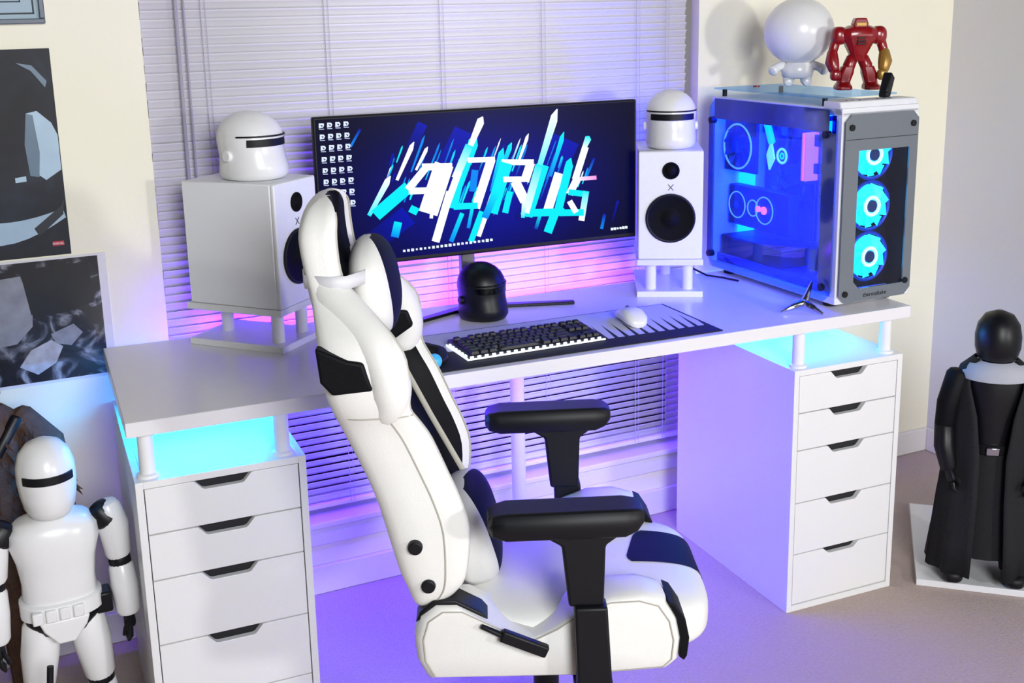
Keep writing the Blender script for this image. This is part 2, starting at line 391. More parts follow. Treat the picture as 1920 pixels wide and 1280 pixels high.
for r in range(8):
    for c in range(4):
        if r == 7 and c != 3: continue
        x = 58+c*47+r*6; y = 165+r*67-c*4
        s = 15; kk = random.random()
        poly([(x-s, y-s), (x+s*(.4+.6*kk), y-s), (x+s, y-s*.2), (x+s*.6, y+s*.7), (x-s, y+s)], [(.75,.85,1)]*5)
        poly([(x-s*.5, y-s*.4), (x+s*.5, y-s*.2), (x+s*.2, y+s*.5)], [(.02,.03,.2)]*3)
        poly([(x-s*.9, y+s*1.2), (x+s*1.0, y+s*1.15), (x+s*1.0, y+s*1.5), (x-s*.9, y+s*1.55)], [(.5,.6,.9)]*4)
for k in range(22):
    x = 535+k*24; y = 912-k*2.9; s = 5+random.random()*4
    poly([(x-s, y-s), (x+s, y-s), (x+s, y+s), (x-s, y+s)], [(.8,.9,1)]*4)
for k in range(6):
    x = 1752+k*17; y = 792-k*2.0; s = 5+random.random()*3
    poly([(x-s, y-s), (x+s, y-s), (x+s, y+s), (x-s, y+s)], [(.8,.9,1)]*4)
me = bpy.data.meshes.new('screen'); me.from_pydata(SV, [], SF)
ca = me.color_attributes.new('Col', 'FLOAT_COLOR', 'POINT')
for i, c in enumerate(SCOL): ca.data[i].color = c+(1,)
ms = bpy.data.materials.new('screen_picture'); ms.use_nodes = True; nt = ms.node_tree; bs = nt.nodes['Principled BSDF']
at = nt.nodes.new('ShaderNodeVertexColor'); at.layer_name = 'Col'
bs.inputs['Base Color'].default_value = (.001, .001, .002, 1); bs.inputs['Roughness'].default_value = .3; bs.inputs['Specular IOR Level'].default_value = .08
nt.links.new(at.outputs[0], bs.inputs['Emission Color']); bs.inputs['Emission Strength'].default_value = 1.0
me.materials.append(ms); so = bpy.data.objects.new('screen', me); COL.objects.link(so); so.parent = mon
tag(so, 'lit screen with slanted cyan and white letters and desktop icons')

# ------------------------------------------------------------------ speakers on stands
def stand(loc, rz, label):
    t = thing('speaker_stand', label, 'speaker stand', loc, rz, 'speaker stands')
    MB().box(-.093, .093, -.14, .14, 0, .017).build('base_plate', WPL, t, bevel=.0015)
    MB().box(-.093, .093, -.14, .14, .092, .109).build('top_plate', WPL, t, bevel=.0015)
    for x, y in ((-.052, -.10), (.052, -.10), (0, .09)):
        MB().cyl((x, y, .017), (x, y, .092), .0155, n=24).build('post', WPL, t)
    return t
def speaker(loc, rz, label):
    t = thing('speaker', label, 'speaker', loc, rz, 'white bookshelf speakers')
    W, D, H = .090, .135, .306
    MB().box(-W, W, -D+.012, D, 0, H).build('cabinet', SPKW, t, bevel=.003)
    MB().box(-W, W, -D, -D+.012, 0, H).build('baffle', SPKW, t, bevel=.004, seg=3)
    wf = MB().lathe([(.069, 0), (.069, .004), (.064, .006), (.058, .0045), (.030, .001), (.027, .001), (.020, .005), (.008, .009), (.001, .010)], (0, -D, .118), 'Y-', 40).build('woofer', CONE, t)
    MB().ring((0, -D-.003, .118), (0, 1, 0), .066, .004, 40, 8).build('surround', BPL, wf)
    tw = MB().lathe([(.024, 0), (.024, .003), (.020, .004), (.017, .001), (.014, .003), (.008, .007), (.001, .008)], (0, -D, .252), 'Y-', 32).build('tweeter', CONE, t)
    b = MB()
    for sgn in (-1, 1):
        b.box(-.011, .011, -.0007, .0007, -.0009, .0009, M=Matrix.Translation((0, -D-.0006, .205)) @ Matrix.Rotation(sgn*.85, 4, 'Y'))
    b.build('emblem', GPL, t)
    return t
LS = Vector((-1.302, .494, DZ1)); LR = math.atan2(.69, .72)   # front turned to the right
fr = Vector((.69, -.72, 0)).normalized(); LRZ = math.atan2(fr.x, -fr.y)
stand(LS, LRZ, 'white stand carrying the speaker beside the chair head')
speaker(LS+Vector((0, 0, .1095))-fr*-.006, LRZ, 'white bookshelf speaker seen from its side, left of the monitor')
fr2 = Vector((-.46, -.888, 0)).normalized(); RRZ = math.atan2(fr2.x, -fr2.y)
RS = Vector((-.154, .381, DZ1))-fr2*.135
stand(RS, RRZ, 'white stand carrying the speaker next to the computer tower')
speaker(RS+Vector((0, 0, .1095)), RRZ, 'white bookshelf speaker facing forward, right of the monitor')

# ------------------------------------------------------------------ plain display helmets (generic shapes)
def helmet(loc, rz, label, shell, visor, s=1.0, tall=1.0, group=None):
    t = thing('display_helmet', label, 'helmet', loc, rz, group)
    rings = []; n = 36
    # height profile: neck flare, jaw, brow, dome
    for h, rx, ry, oy in ((0, .052, .062, .0), (.004, .064, .074, -.004), (.016, .070, .080, -.006), (.032, .069, .078, -.006), (.052, .067, .074, -.003), (.072, .068, .073, 0), (.088, .0705, .0745, 0), (.106, .067, .071, .001), (.122, .058, .062, .002), (.135, .044, .048, .003), (.144, .026, .029, .004), (.1475, .006, .007, .004)):
        rings.append([Vector((rx*s*math.cos(2*PI*i/n), (ry*math.sin(2*PI*i/n)+oy)*s, h*s*tall)) for i in range(n)])
    MB().loft(rings).build('shell', shell, t, angle=60)
    # plain dark visor band across the front
    def band(z0, z1, a0, a1, k0, k1, name, ma):
        m_ = 14; R = []
        for i in range(m_+1):
            a = math.radians(a0+(a1-a0)*i/m_); dx, dy = math.cos(a), math.sin(a)
            R.append([Vector((.0675*s*dx*k, .0735*s*dy*k, z*s*tall)) for k, z in ((k0, z0), (k1, z0), (k1, z1), (k0, z1))])
        MB().loft(R).build(name, ma, t, bevel=.001)
    band(.074, .090, 212, 328, .95, 1.035, 'visor', visor)
    band(.0945, .098, 195, 345, .98, 1.06, 'brow_rim', visor)
    band(.018, .030, 258, 282, .98, 1.10, 'chin_vent', visor)
    for a in (175, 5):
        A_ = math.radians(a); MB().cyl((.064*s*math.cos(A_), .064*s*math.sin(A_), .055*s*tall), (.075*s*math.cos(A_), .075*s*math.sin(A_), .055*s*tall), .012*s, n=20).build('side_cap', shell, t, bevel=.002)
    return t
helmet(LS+Vector((.0, .0, .4162))+fr*.02, LRZ-.1, 'plain white helmet with dark visor on the speaker beside the chair', WPL, BPL, 1.12, 1.0)
helmet(RS+Vector((.004, 0, .4162))+fr2*.045, RRZ+.05, 'plain white helmet with dark visor on the speaker next to the tower', WPL, BPL, 1.02, 1.08)
helmet((-.712, .425, DZ1+.0002), .25, 'plain glossy black helmet standing under the monitor', SKINB, mat('gloss_black', '#05060C', .12), .92, 1.12)

# ------------------------------------------------------------------ desk pad, keyboard, mouse, gadget
pm = bpy.data.materials.new('striped_desk_pad'); pm.use_nodes = True; nt = pm.node_tree; N = nt.nodes; L = nt.links; bs = N['Principled BSDF']; bs.inputs['Roughness'].default_value = .8
tc = N.new('ShaderNodeTexCoord'); sx = N.new('ShaderNodeSeparateXYZ'); L.new(tc.outputs['Object'], sx.inputs[0])
def mth(op, a, bb=None, c=None):
    q = N.new('ShaderNodeMath'); q.operation = op
    for i, x in enumerate((a, bb, c)):
        if x is None: continue
        if isinstance(x, (int, float)): q.inputs[i].default_value = x
        else: L.new(x, q.inputs[i])
    return q.outputs[0]
slx = mth('ADD', sx.outputs[0], mth('MULTIPLY', sx.outputs[1], -.15))
wv = mth('PINGPONG', slx, .0145)                       # 0..0.0145
onl = mth('LESS_THAN', wv, .0052)
wid = mth('MULTIPLY_ADD', sx.outputs[1], .045, .0)     # stripes thin out towards the back
line = mth('LESS_THAN', mth('ADD', wv, wid), .0085)
front = mth('LESS_THAN', sx.outputs[1], .062)
back = mth('LESS_THAN', sx.outputs[1], .205)
edge = mth('GREATER_THAN', sx.outputs[0], .796)
edge2 = mth('GREATER_THAN', sx.outputs[1], .296)
left = mth('LESS_THAN', sx.outputs[0], .17)
mask = mth('MAXIMUM', front, mth('MAXIMUM', mth('MULTIPLY', line, back), mth('MAXIMUM', edge, edge2)))
mask = mth('MAXIMUM', mask, mth('MULTIPLY', left, mth('LESS_THAN', sx.outputs[1], .14)))
mx = N.new('ShaderNodeMix'); mx.data_type = 'RGBA'; mx.inputs[6].default_value = srgb('#CFCFE0')+(1,); mx.inputs[7].default_value = srgb('#0A0B18')+(1,)
L.new(mask, mx.inputs[0]); L.new(mx.outputs[2], bs.inputs['Base Color'])
pad = MB().box(0, .803, 0, .30, 0, .003).build('desk_pad', pm, bevel=.001, loc=(-1.02, .014, DZ1+.0002))
tag(pad, 'long desk pad with black front band and stripes under the keyboard', 'desk pad')
PZ = DZ1+.0034
kb = thing('keyboard', 'black compact keyboard with white-lit edge on the desk pad', 'keyboard', (-.892, .062, PZ), math.radians(1.5))
MB().prism([(0, 0), (.135, 0), (.135, .018), (0, .010)], YZ, 0, .366).build('base', KBASE, kb, bevel=.002)
b = MB(); b.box(-.002, .368, -.0035, .0, .001, .005); b.box(-.0035, -.0, -.0035, .137, .001, .006); b.build('light_rim', WHITEL, kb, bevel=.001)
kk = MB().loft([[Vector((x*a, y*a, z)) for x, y in ((-.0082,-.0082),(.0082,-.0082),(.0082,.0082),(-.0082,.0082))] for z, a in ((0, 1), (.006, .85), (.0085, .74))]).build('key', KEYM, kb, bevel=.001)
rows = [(.014, [(.0, 1.25), (1.25, 1.25), (2.5, 1.25), (3.75, 6.25), (10, 1.25), (11.25, 1.25), (12.5, 1.25), (13.75, 1.25), (15.3, 1), (16.3, 1), (17.3, 1)]),
        (.033, [(0, 2.25)]+[(2.25+i, 1) for i in range(10)]+[(12.25, 2.75), (16.3, 1)]),
        (.052, [(0, 1.75)]+[(1.75+i, 1) for i in range(11)]+[(12.75, 2.25)]),
        (.071, [(0, 1.5)]+[(1.5+i, 1) for i in range(12)]+[(13.5, 1.5), (15.3, 1), (16.3, 1), (17.3, 1)]),
        (.090, [(i, 1) for i in range(13)]+[(13, 2), (15.3, 1), (16.3, 1), (17.3, 1)]),
        (.118, [(0, 1)]+[(2+i, 1) for i in range(4)]+[(6.5+i, 1) for i in range(4)]+[(11+i, 1) for i in range(4)]+[(15.3, 1), (16.3, 1), (17.3, 1)])]
first = True
for y, ks in rows:
    for x, wd in ks:
        o = kk if first else inst(kk, kb); first = False
        o.location = (.009+(x+wd/2)*.0190, y, .0101+y*.059); o.scale = (wd*1.08-.0, 1, 1); o.rotation_euler = (.059, 0, 0)
# glints of white light between the keys
b = MB()
for i in range(19): b.box(.004+i*.019, .0125+i*.019, -.0036, -.0002, .0052, .0105)
for i in range(6): b.box(-.0036, -.0002, .006+i*.02, .016+i*.02, .0062, .0125)
b.build('edge_lights', WHITEL, kb)

ms_ = thing('mouse', 'white wireless mouse resting on the striped desk pad', 'mouse', (-.388, .185, PZ), math.radians(-8))
rings = []
for yy, hw, hh in ((-.060, .010, .012), (-.056, .022, .022), (-.04, .030, .033), (-.015, .032, .040), (.015, .030, .038), (.04, .030, .028), (.055, .027, .018), (.060, .018, .010)):
    rings.append([Vector((hw*math.copysign(abs(math.cos(a))**.75, math.cos(a)), yy, hh*.5+hh*.5*math.copysign(abs(math.sin(a))**.8, math.sin(a)))) for a in [2*PI*i/20 for i in range(20)]])
MB().loft(rings).build('shell', WPL, ms_, angle=70)
MB().taper([(0, .022, .036), (0, .034, .033)], .004, 10).build('wheel', GPL, ms_)

gd = thing('game_controller', 'dark game controller with glowing blue ball on the pad', 'controller', (-.985, .135, PZ), math.radians(-35))
MB().taper([(-.05, .0, .016), (0, .012, .019), (.045, .0, .016)], [.018, .02, .018], 16, flat=(1, .9)).build('body', BPL, gd)
for sx_ in (-1, 1): MB().taper([(sx_*.048, 0, .016), (sx_*.06, -.03, .014), (sx_*.062, -.055, .012)], [.016, .015, .011], 12).build('grip', BPL, gd)
MB().sup((.055, -.075, .018), (.0175, .0175, .0178), nu=20, nv=12).build('ball', BLUEBALL, gd)
MB().ring((-.012, -.008, .0345), (0, -.3, 1), .011, .0016, 20, 6).build('light_ring', mat('pale_ring', '#C8E0F0', .4), gd)

# three-armed chrome ornament and bent cable at the foot of the tower
orn = thing('metal_ornament', 'small chrome three-armed ornament on the desk by the tower', 'ornament', (.075, .072, DZ1))
for e in ((.040, .02, .075), (-.060, .014, .005), (.022, -.055, .005)):
    MB().taper([(0, 0, .026), (e[0]*.5, e[1]*.5, .026+(e[2]-.026)*.45), e], [.011, .008, .003], 10).build('arm', CHROME, orn)
cb = MB().taper([(.045, .62, DZ1+.028), (.05, .58, DZ1+.02), (.075, .545, DZ1+.004), (.10, .50, DZ1+.004), (.118, .44, DZ1+.004)], .003, 8).build('cable', BPL)
tag(cb, 'thin black cable lying on the desk behind the tower', 'cable')

# ------------------------------------------------------------------ computer tower
pc = thing('computer_tower', 'white tower computer with blue-lit glass side and three cyan fans', 'computer', (.147, .040, DZ1), WA)
PW, PD, PH = .27, .577, .566
def cham(a0, a1, z0, z1, c): return [(a0+c, z0), (a1-c, z0), (a1, z0+c), (a1, z1-c), (a1-c, z1), (a0+c, z1), (a0, z1-c), (a0, z0+c)]
for x in (.04, PW-.04):
    for y in (.06, PD-.06):
        MB().cyl((x, y, 0), (x, y, .016), .018, .02, 16).build('foot', BPL, pc)
b = MB(); b.box(.004, PW-.004, .0, PD, .016, .034); b.box(.004, PW-.004, 0, PD, .520, .540)
b.box(.004, .030, .0, .022, .034, .520); b.box(PW-.026, PW-.004, .0, .022, .034, .520)
b.box(.004, .022, PD-.02, PD, .034, .52); b.box(.022, PW-.004, PD-.012, PD, .034, .52); b.box(PW-.010, PW-.004, .022, PD-.012, .034, .52)
b.build('frame', PCW, pc, bevel=.002)
fb = MB().prism([(0, .52), (0, .527), (.012, .556), (.075, .556), (.075, .52)], YZ, .004, PW-.004).build('top_bezel', PCW, pc, bevel=.003)
for k, x in enumerate((.045, .066, .090, .150, .172, .195)):
    MB().cyl((x, .034, .555), (x, .034, .5568), .0045 if k > 1 else .003, n=12).build('port', BPL, pc)
# front glass with opening
o_ = (.058, .232, .055, .428)
b = MB(); g0, g1, h0, h1 = .010, PW-.010, .020, .524
fy0, fy1 = -.0085, -.0035
b.prism([(g0, h0+.02), (g0+.02, h0), (g1-.02, h0), (g1, h0+.02), (g1, o_[2]), (o_[1], o_[2]), (o_[0]+.02, o_[2]), (o_[0], o_[2]+.02), (g0, o_[2]+.02)], XZ, fy0, fy1)
b.prism([(g0, o_[2]+.02), (o_[0], o_[2]+.02), (o_[0], o_[3]), (g0, o_[3])], XZ, fy0, fy1)
b.prism([(o_[1], o_[2]), (g1, o_[2]), (g1, o_[3]), (o_[1], o_[3])], XZ, fy0, fy1)
b.prism([(g0, o_[3]), (g1, o_[3]), (g1, h1-.02), (g1-.02, h1), (g0+.02, h1), (g0, h1-.02)], XZ, fy0, fy1)
fg = b.build('front_panel', FGREY, pc, flat=True)
MB().box(g0+.004, g1-.004, fy0-.0004, fy0+.0002, .4575, .459).build('panel_joint', BPL, fg, flat=True)
MB().box(o_[0], o_[1], fy0+.001, fy1-.001, o_[2], o_[3]).build('pane', CGLASS, fg, flat=True)
for x, z in ((.03, .49), (PW-.03, .49), (.03, .045), (PW-.03, .06)):
    MB().cyl((x, fy0-.004, z), (x, fy1, z), .0085, n=16).build('standoff', BPL, fg)
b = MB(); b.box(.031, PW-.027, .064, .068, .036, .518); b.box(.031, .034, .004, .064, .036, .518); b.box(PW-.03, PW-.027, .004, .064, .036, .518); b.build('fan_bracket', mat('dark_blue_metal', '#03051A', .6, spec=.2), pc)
def fan(c, axis, label=None, R=.066, dim=False):
    """case fan facing axis ('Y-' front or 'X-' side)"""
    root = MB()
    if axis == 'Y-': root.ring(c, (0, 1, 0), R, .0045, 36, 8)
    else: root.ring(c, (1, 0, 0), R, .003, 36, 6)
    f = root.build('fan', FANB if not dim else RINGL, pc)
    b = MB()
    for k in range(9):
        a = 2*PI*k/9; pts = []
        for rr, off in ((.018, 0), (R*.55, .22), (R*.93, .50)):
            for d_ in (-.34, .34):
                pts.append((rr, a+off+d_*(1 if rr < .03 else .9)))
        vs = []
        for q, (rr, aa) in enumerate(pts):
            dy = .007*(1 if q % 2 else -1)
            if axis == 'Y-': vs.append(Vector((c[0]+rr*math.cos(aa), c[1]+dy, c[2]+rr*math.sin(aa))))
            else: vs.append(Vector((c[0]+dy, c[1]+rr*math.cos(aa), c[2]+rr*math.sin(aa))))
        b._new(vs, [(0, 1, 3, 2), (2, 3, 5, 4)])
    if axis == 'Y-':
        MB().lathe([(.019, 0), (R*.86, 0), (R*.86, -.002), (.019, -.002)], (c[0], c[1]+.012, c[2]), 'Y-', 36).build('diffuser', FANL, f)
    b.build('blades', FANL if not dim else mat('dark_blade', '#0A1870', .4, emit=(0, .02, .35), es=.5), f)
    hb = MB()
    if axis == 'Y-': hb.cyl((c[0], c[1]-.011, c[2]), (c[0], c[1]+.008, c[2]), .0165, n=24)
    else: hb.cyl((c[0]-.011, c[1], c[2]), (c[0]+.008, c[1], c[2]), .018, n=24)
    hb.build('hub', mat('fan_hub', '#0B2C66', .4) if not dim else FANB, f)
    if axis == 'Y-':
        MB().ring((c[0], c[1]-.009, c[2]), (0, 1, 0), .024, .005, 28, 6).build('light_ring', FANC, f)
    return f
for z in (.408, .268, .128): fan((.148, .040, z), 'Y-')
def word(txt, size, ma, parent, loc, rot, name='lettering', ex=.0003):
    cu = bpy.data.curves.new(name, 'FONT'); cu.body = txt; cu.size = size; cu.align_x = 'CENTER'; cu.extrude = ex
    tmp = bpy.data.objects.new('tmp', cu); COL.objects.link(tmp)
    dg = bpy.context.evaluated_depsgraph_get(); me = bpy.data.meshes.new_from_object(tmp.evaluated_get(dg))
    bpy.data.objects.remove(tmp); me.materials.clear(); me.materials.append(ma)
    o = bpy.data.objects.new(name, me); COL.objects.link(o); o.parent = parent; o.location = loc; o.rotation_euler = rot
    return o
word('thermaltake', .017, BPL, fg, (PW/2, fy0-.0004, .030), (PI/2, 0, 0))
# side glass, top glass
sp = MB().prism(cham(.006, PD-.006, .022, .536, .028), YZ, -.008, -.003).build('side_glass', SGLASS, pc, flat=True)
b = MB()
y0, y1, z0, z1 = .0062, PD-.0062, .0222, .5358
b.box(-.0084, -.0078, y0+.028, y1-.028, z1-.060, z1); b.box(-.0084, -.0078, y0, y0+.050, z0+.03, z1-.06); b.box(-.0084, -.0078, y1-.022, y1, z0+.03, z1-.06)
b.build('glass_border', NAVYGL, sp, flat=True)
for y, z in ((.045, .47), (PD-.02, .47), (.04, .06), (PD-.02, .06)):
    MB().cyl((-.014, y, z), (.004, y, z), .010, n=16).build('standoff', BPL, sp)
tg = MB().box(.010, PW-.010, .078, PD-.004, .5605, .5655).build('top_glass', SGLASS, pc, flat=True)
for x, y in ((.03, .10), (PW-.03, .10), (.03, PD-.03), (PW-.03, PD-.03)):
    MB().cyl((x, y, .540), (x, y, .5604), .007, n=12).build('standoff', BPL, tg)
# interior
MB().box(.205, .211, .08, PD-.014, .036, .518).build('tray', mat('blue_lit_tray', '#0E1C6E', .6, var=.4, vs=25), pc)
mb_ = MB().box(.197, .2045, .24, .555, .19, .505).build('motherboard', BOARD, pc)
for k in range(22):
    y = .25+random.random()*.28; z = .20+random.random()*.28; s = .008+random.random()*.02
    MB().box(.180, .1965, y, y+s, z, z+s*1.6).build('component', (STEEL, BPL, GPL)[k % 3], mb_, bevel=.001)
for y in (.312, .324, .336):
    MB().box(.150, .1965, y, y+.007, .300, .440).build('memory_stick', PINKRAM if y < .33 else BPL, mb_)
pb = MB().lathe([(.001, 0), (.03, 0), (.03, .035), (.026, .038), (.001, .038)], (.1965, .428, .362), 'X-', 28).build('cooler_pump', STEEL, pc)
MB().ring((.157, .428, .362), (1, 0, 0), .021, .004, 28, 6).build('light_ring', FANC, pb)
MB().ring((.157, .428, .362), (1, 0, 0), .008, .003, 20, 6).build('light_ring', FANL, pb)
MB().prism([(.455, .352), (.478, .315), (.492, .36), (.472, .405)], YZ, .148, .154).build('light_plate', FANC, pb)
MB().taper([(.152, .472, .40), (.152, .485, .43), (.150, .50, .468)], .011, 10).build('hose', FANL, pb)
MB().taper([(.165, .41, .39), (.13, .36, .45), (.11, .34, .505)], .009, 10).build('hose', BPL, pb)
MB().taper([(.165, .445, .335), (.14, .40, .29), (.10, .33, .285), (.06, .22, .31)], .008, 10).build('hose', BPL, pb)
fan((.030, .478, .395), 'X-', R=.066, dim=True)
MB().box(.040, .052, .402, .556, .318, .472).build('fan_housing', mat('dark_fan_frame', '#050A30', .5), pc, bevel=.003)
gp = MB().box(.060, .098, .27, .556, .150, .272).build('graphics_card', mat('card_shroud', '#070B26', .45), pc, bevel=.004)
for k, (y, r_) in enumerate(((.512, .040), (.435, .024), (.380, .040))):
    MB().ring((.0585, y, .212), (1, 0, 0), r_, .0020, 32, 6).build('light_ring', RINGL, gp)
    MB().cyl((.055, y, .212), (.0595, y, .212), .012, n=20).build('hub', FANB if k != 2 else MAGL, gp)
MB().cyl((.054, .405, .214), (.0595, .405, .214), .009, n=16).build('light_spot', MAGL, gp)
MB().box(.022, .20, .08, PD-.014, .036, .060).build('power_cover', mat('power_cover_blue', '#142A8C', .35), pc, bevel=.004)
MB().box(.03, .19, .26, .55, .0602, .118).build('power_supply', mat('power_supply_dark', '#04061C', .5), pc, bevel=.003)
MB().box(.10, .19, .13, .23, .0602, .14).build('drive_bay', BPL, pc, bevel=.003)
for a in ((.03, .20, .085, .560, .513, .518), (.03, .20, .076, .082, .09, .50), (.10, .16, .558, .562, .10, .30)):
    MB().box(*a).build('blue_light_bar', BLUEL, pc, flat=True)

# ------------------------------------------------------------------ toys on top of the tower (plain generic figures)
TZ = DZ1+.5657
fgr = thing('white_figurine', 'plain white figurine with a big round head on the tower', 'figurine', (.318, .455, TZ), math.radians(-28))
MB().sup((0, 0, .162), (.101, .094, .096)).build('head', WPL, fgr)
MB().loft([[Vector((r*math.cos(2*PI*i/24), .85*r*math.sin(2*PI*i/24), z)) for i in range(24)] for z, r in ((.026, .030), (.032, .044), (.05, .048), (.066, .044), (.078, .032))]).build('body', WPL, fgr, angle=60)
for s in (-1, 1):
    MB().taper([(s*.024, 0, .032), (s*.026, -.002, .017), (s*.027, -.014, .0145)], [.019, .016, .0135], 16, flat=(1, .9)).build('leg', WPL, fgr)
    MB().taper([(s*.04, 0, .066), (s*.062, -.01, .058), (s*.074, -.022, .05)], [.013, .013, .016], 14).build('arm', WPL, fgr)
MB().ring((0, 0, .076), (0, .2, 1), .036, .006, 28, 8).build('neck_band', REDM, fgr)

RBS = .86
rb = thing('toy_robot', 'bulky red toy robot with gold forearms standing on the tower', 'robot', (.392, .282, TZ), math.radians(-25))
MB().loft([[Vector((sx_*w_+0*z, sy*d_, z)) for sx_, sy in ((-1,-.6),(-.6,-1),(.6,-1),(1,-.6),(1,.6),(.6,1),(-.6,1),(-1,.6))] for z, w_, d_ in ((.078, .022, .020), (.095, .026, .024), (.125, .042, .034), (.150, .060, .042), (.168, .054, .038), (.178, .03, .025))]).build('torso', REDM, rb, bevel=.003)
MB().prism([(-.02, .168), (.02, .168), (.024, .182), (.018, .198), (-.018, .198), (-.024, .182)], XZ, -.030, .012).build('head', REDM, rb, bevel=.004)
MB().box(-.016, .016, -.033, -.029, .176, .186).build('visor', GOLD, rb, bevel=.001)
for k in range(3): MB().box(-.014, .014, -.046, -.036, .126+k*.008, .130+k*.008).build('chest_vent', BPL, rb, bevel=.0008)
for s in (-1, 1):
    MB().sup((s*.064, 0, .150), (.026, .028, .026), .8, .8).build('shoulder', REDM, rb)
    MB().taper([(s*.073, 0, .135), (s*.083, -.004, .105)], [.016, .015], 12).build('upper_arm', REDM, rb)
    MB().taper([(s*.084, -.006, .104), (s*.086, -.014, .078), (s*.080, -.022, .058)], [.017, .023, .018], 12).build('forearm', GOLD if s > 0 else REDM, rb)
    MB().sup((s*.076, -.026, .042), (.017, .017, .016), .7, .7).build('fist', REDM if s < 0 else GOLD, rb)
    MB().taper([(s*.018, 0, .085), (s*.030, -.006, .062)], [.019, .020], 12).build('thigh', REDM, rb)
    MB().loft([[Vector((s*x_+sx_*w_, y_+sy*d_, z)) for sx_, sy in ((-1,-.6),(-.6,-1),(.6,-1),(1,-.6),(1,.6),(.6,1),(-.6,1),(-1,.6))] for z, x_, y_, w_, d_ in ((.0, .046, -.01, .026, .034), (.010, .046, -.01, .026, .034), (.020, .044, -.002, .020, .022), (.045, .038, -.002, .024, .024), (.066, .031, -.004, .020, .02))]).build('shin', REDM, rb, bevel=.003)

rb.scale = (RBS, RBS, 1)
gg = thing('cable_adapter', 'small black plug adapter with a short wire on the tower front', 'adapter', (.350, .112, DZ1+.557), math.radians(30))
MB().box(-.016, .016, -.012, .012, 0, .060, M=Matrix.Translation((-.008, 0, .006)) @ Matrix.Rotation(.55, 4, 'Y')).build('plug', BPL, gg, bevel=.004)
MB().box(-.020, .006, -.012, .012, .0, .014).build('clip', BPL, gg, bevel=.003)
MB().taper([(.018, .0, .042), (.035, .005, .034), (.055, .01, .030), (.07, .012, .022)], .003, 8).build('wire', BPL, gg)
rd = MB().lathe([(.001, 0), (.010, 0), (.010, .004), (.001, .005)], (.238, .545, TZ)).build('red_button', REDM)
tag(rd, 'tiny red disc lying on the tower glass top', 'disc')

# ------------------------------------------------------------------ framed picture and posters (plain generic prints)
def wthing(name, label, cat): return thing(name, label, cat, WO, WA)
pf = wthing('framed_picture', 'grey framed picture high on the wall, above the dark poster', 'picture')
b = MB(); f0, f1, z0, z1 = -2.03, -1.7235, 1.635, 2.03
for a in ((f0, f1, -.018, 0, z0, z0+.012), (f0, f1, -.018, 0, z1-.012, z1), (f0, f0+.012, -.018, 0, z0+.012, z1-.012), (f1-.012, f1, -.018, 0, z0+.012, z1-.012)): b.box(*a)
b.build('frame', mat('grey_frame', '#4E5A68', .4), pf, bevel=.002)
MB().box(f0+.012, f1-.012, -.006, 0, z0+.012, z1-.012).build('mat_board', mat('pale_blue_mat', '#A9BECB', .7), pf, flat=True)
b = MB()
for q, t_ in ((.022, .004), (.05, .003)):
    for a in ((f0+q, f1-q, z0+q, z0+q+t_), (f0+q, f1-q, z1-q-t_, z1-q), (f0+q, f0+q+t_, z0+q, z1-q), (f1-q-t_, f1-q, z0+q, z1-q)): b.box(a[0], a[1], -.0065, -.006, a[2], a[3])
b.build('border_line', mat('dark_line', '#2A3440', .6), pf, flat=True)
MB().box(f0+.06, f1-.06, -.0066, -.006, z0+.06, z1-.06).build('print', mat('faded_print', '#C9B9BE', .7, var=.3, vs=14), pf, flat=True)

def ramp_mat(name, stops, scale, rough=.35, dist=1.0):
    ma = bpy.data.materials.new(name); ma.use_nodes = True; nt = ma.node_tree; N = nt.nodes; L = nt.links; bs = N['Principled BSDF']; bs.inputs['Roughness'].default_value = rough
    tc = N.new('ShaderNodeTexCoord'); no = N.new('ShaderNodeTexNoise'); no.inputs['Scale'].default_value = scale; no.inputs['Detail'].default_value = 5; no.inputs['Distortion'].default_value = dist
    L.new(tc.outputs['Object'], no.inputs['Vector']); r = N.new('ShaderNodeValToRGB'); L.new(no.outputs['Fac'], r.inputs[0])
    cr = r.color_ramp; cr.elements[0].position = stops[0][0]; cr.elements[0].color = srgb(stops[0][1])+(1,); cr.elements[1].position = stops[-1][0]; cr.elements[1].color = srgb(stops[-1][1])+(1,)
    for p, c in stops[1:-1]: e = cr.elements.new(p); e.color = srgb(c)+(1,)
    L.new(r.outputs[0], bs.inputs['Base Color']); return ma
p1 = wthing('poster', 'dark blue abstract poster with pale curved shapes on the wall', 'poster')
a0, a1, b0, b1 = -2.07, -1.7215, 1.074, 1.577
MB().box(a0, a1, -.003, 0, b0, b1).build('sheet', ramp_mat('dark_abstract_print', [(.3, '#0E0F17'), (.55, '#191C28'), (.68, '#222A38'), (.8, '#3C4E60')], 7, .6), p1, flat=True)
PALE = mat('pale_blue_ink', '#A9C3D6', .4, var=.12, vs=20); MID = mat('slate_ink', '#5C7488', .4, var=.2, vs=20); DARK = mat('dark_ink', '#1D222C', .4)
def flat(name, pts, ma, lay, par): MB().prism(pts, XZ, -.003-lay*.0004, -.0028).build(name, ma, par, flat=True)
flat('print_shape', [(-1.79, 1.425), (-1.765, 1.43), (-1.735, 1.40), (-1.7235, 1.37), (-1.7235, 1.285), (-1.76, 1.262), (-1.775, 1.275), (-1.77, 1.33)], PALE, 1, p1)
flat('print_shape', [(-1.79, 1.425), (-1.775, 1.42), (-1.768, 1.33), (-1.775, 1.27), (-1.795, 1.275), (-1.80, 1.35)], MID, 2, p1)
arc = [(-2.03+.30*t_, 1.20-.035*math.sin(PI*t_*.9)) for t_ in [i/10 for i in range(11)]]
arc2 = [(-2.03+.305*t_, 1.155-.055*math.sin(PI*t_*.95)+.02*t_) for t_ in [i/10 for i in range(10, -1, -1)]]
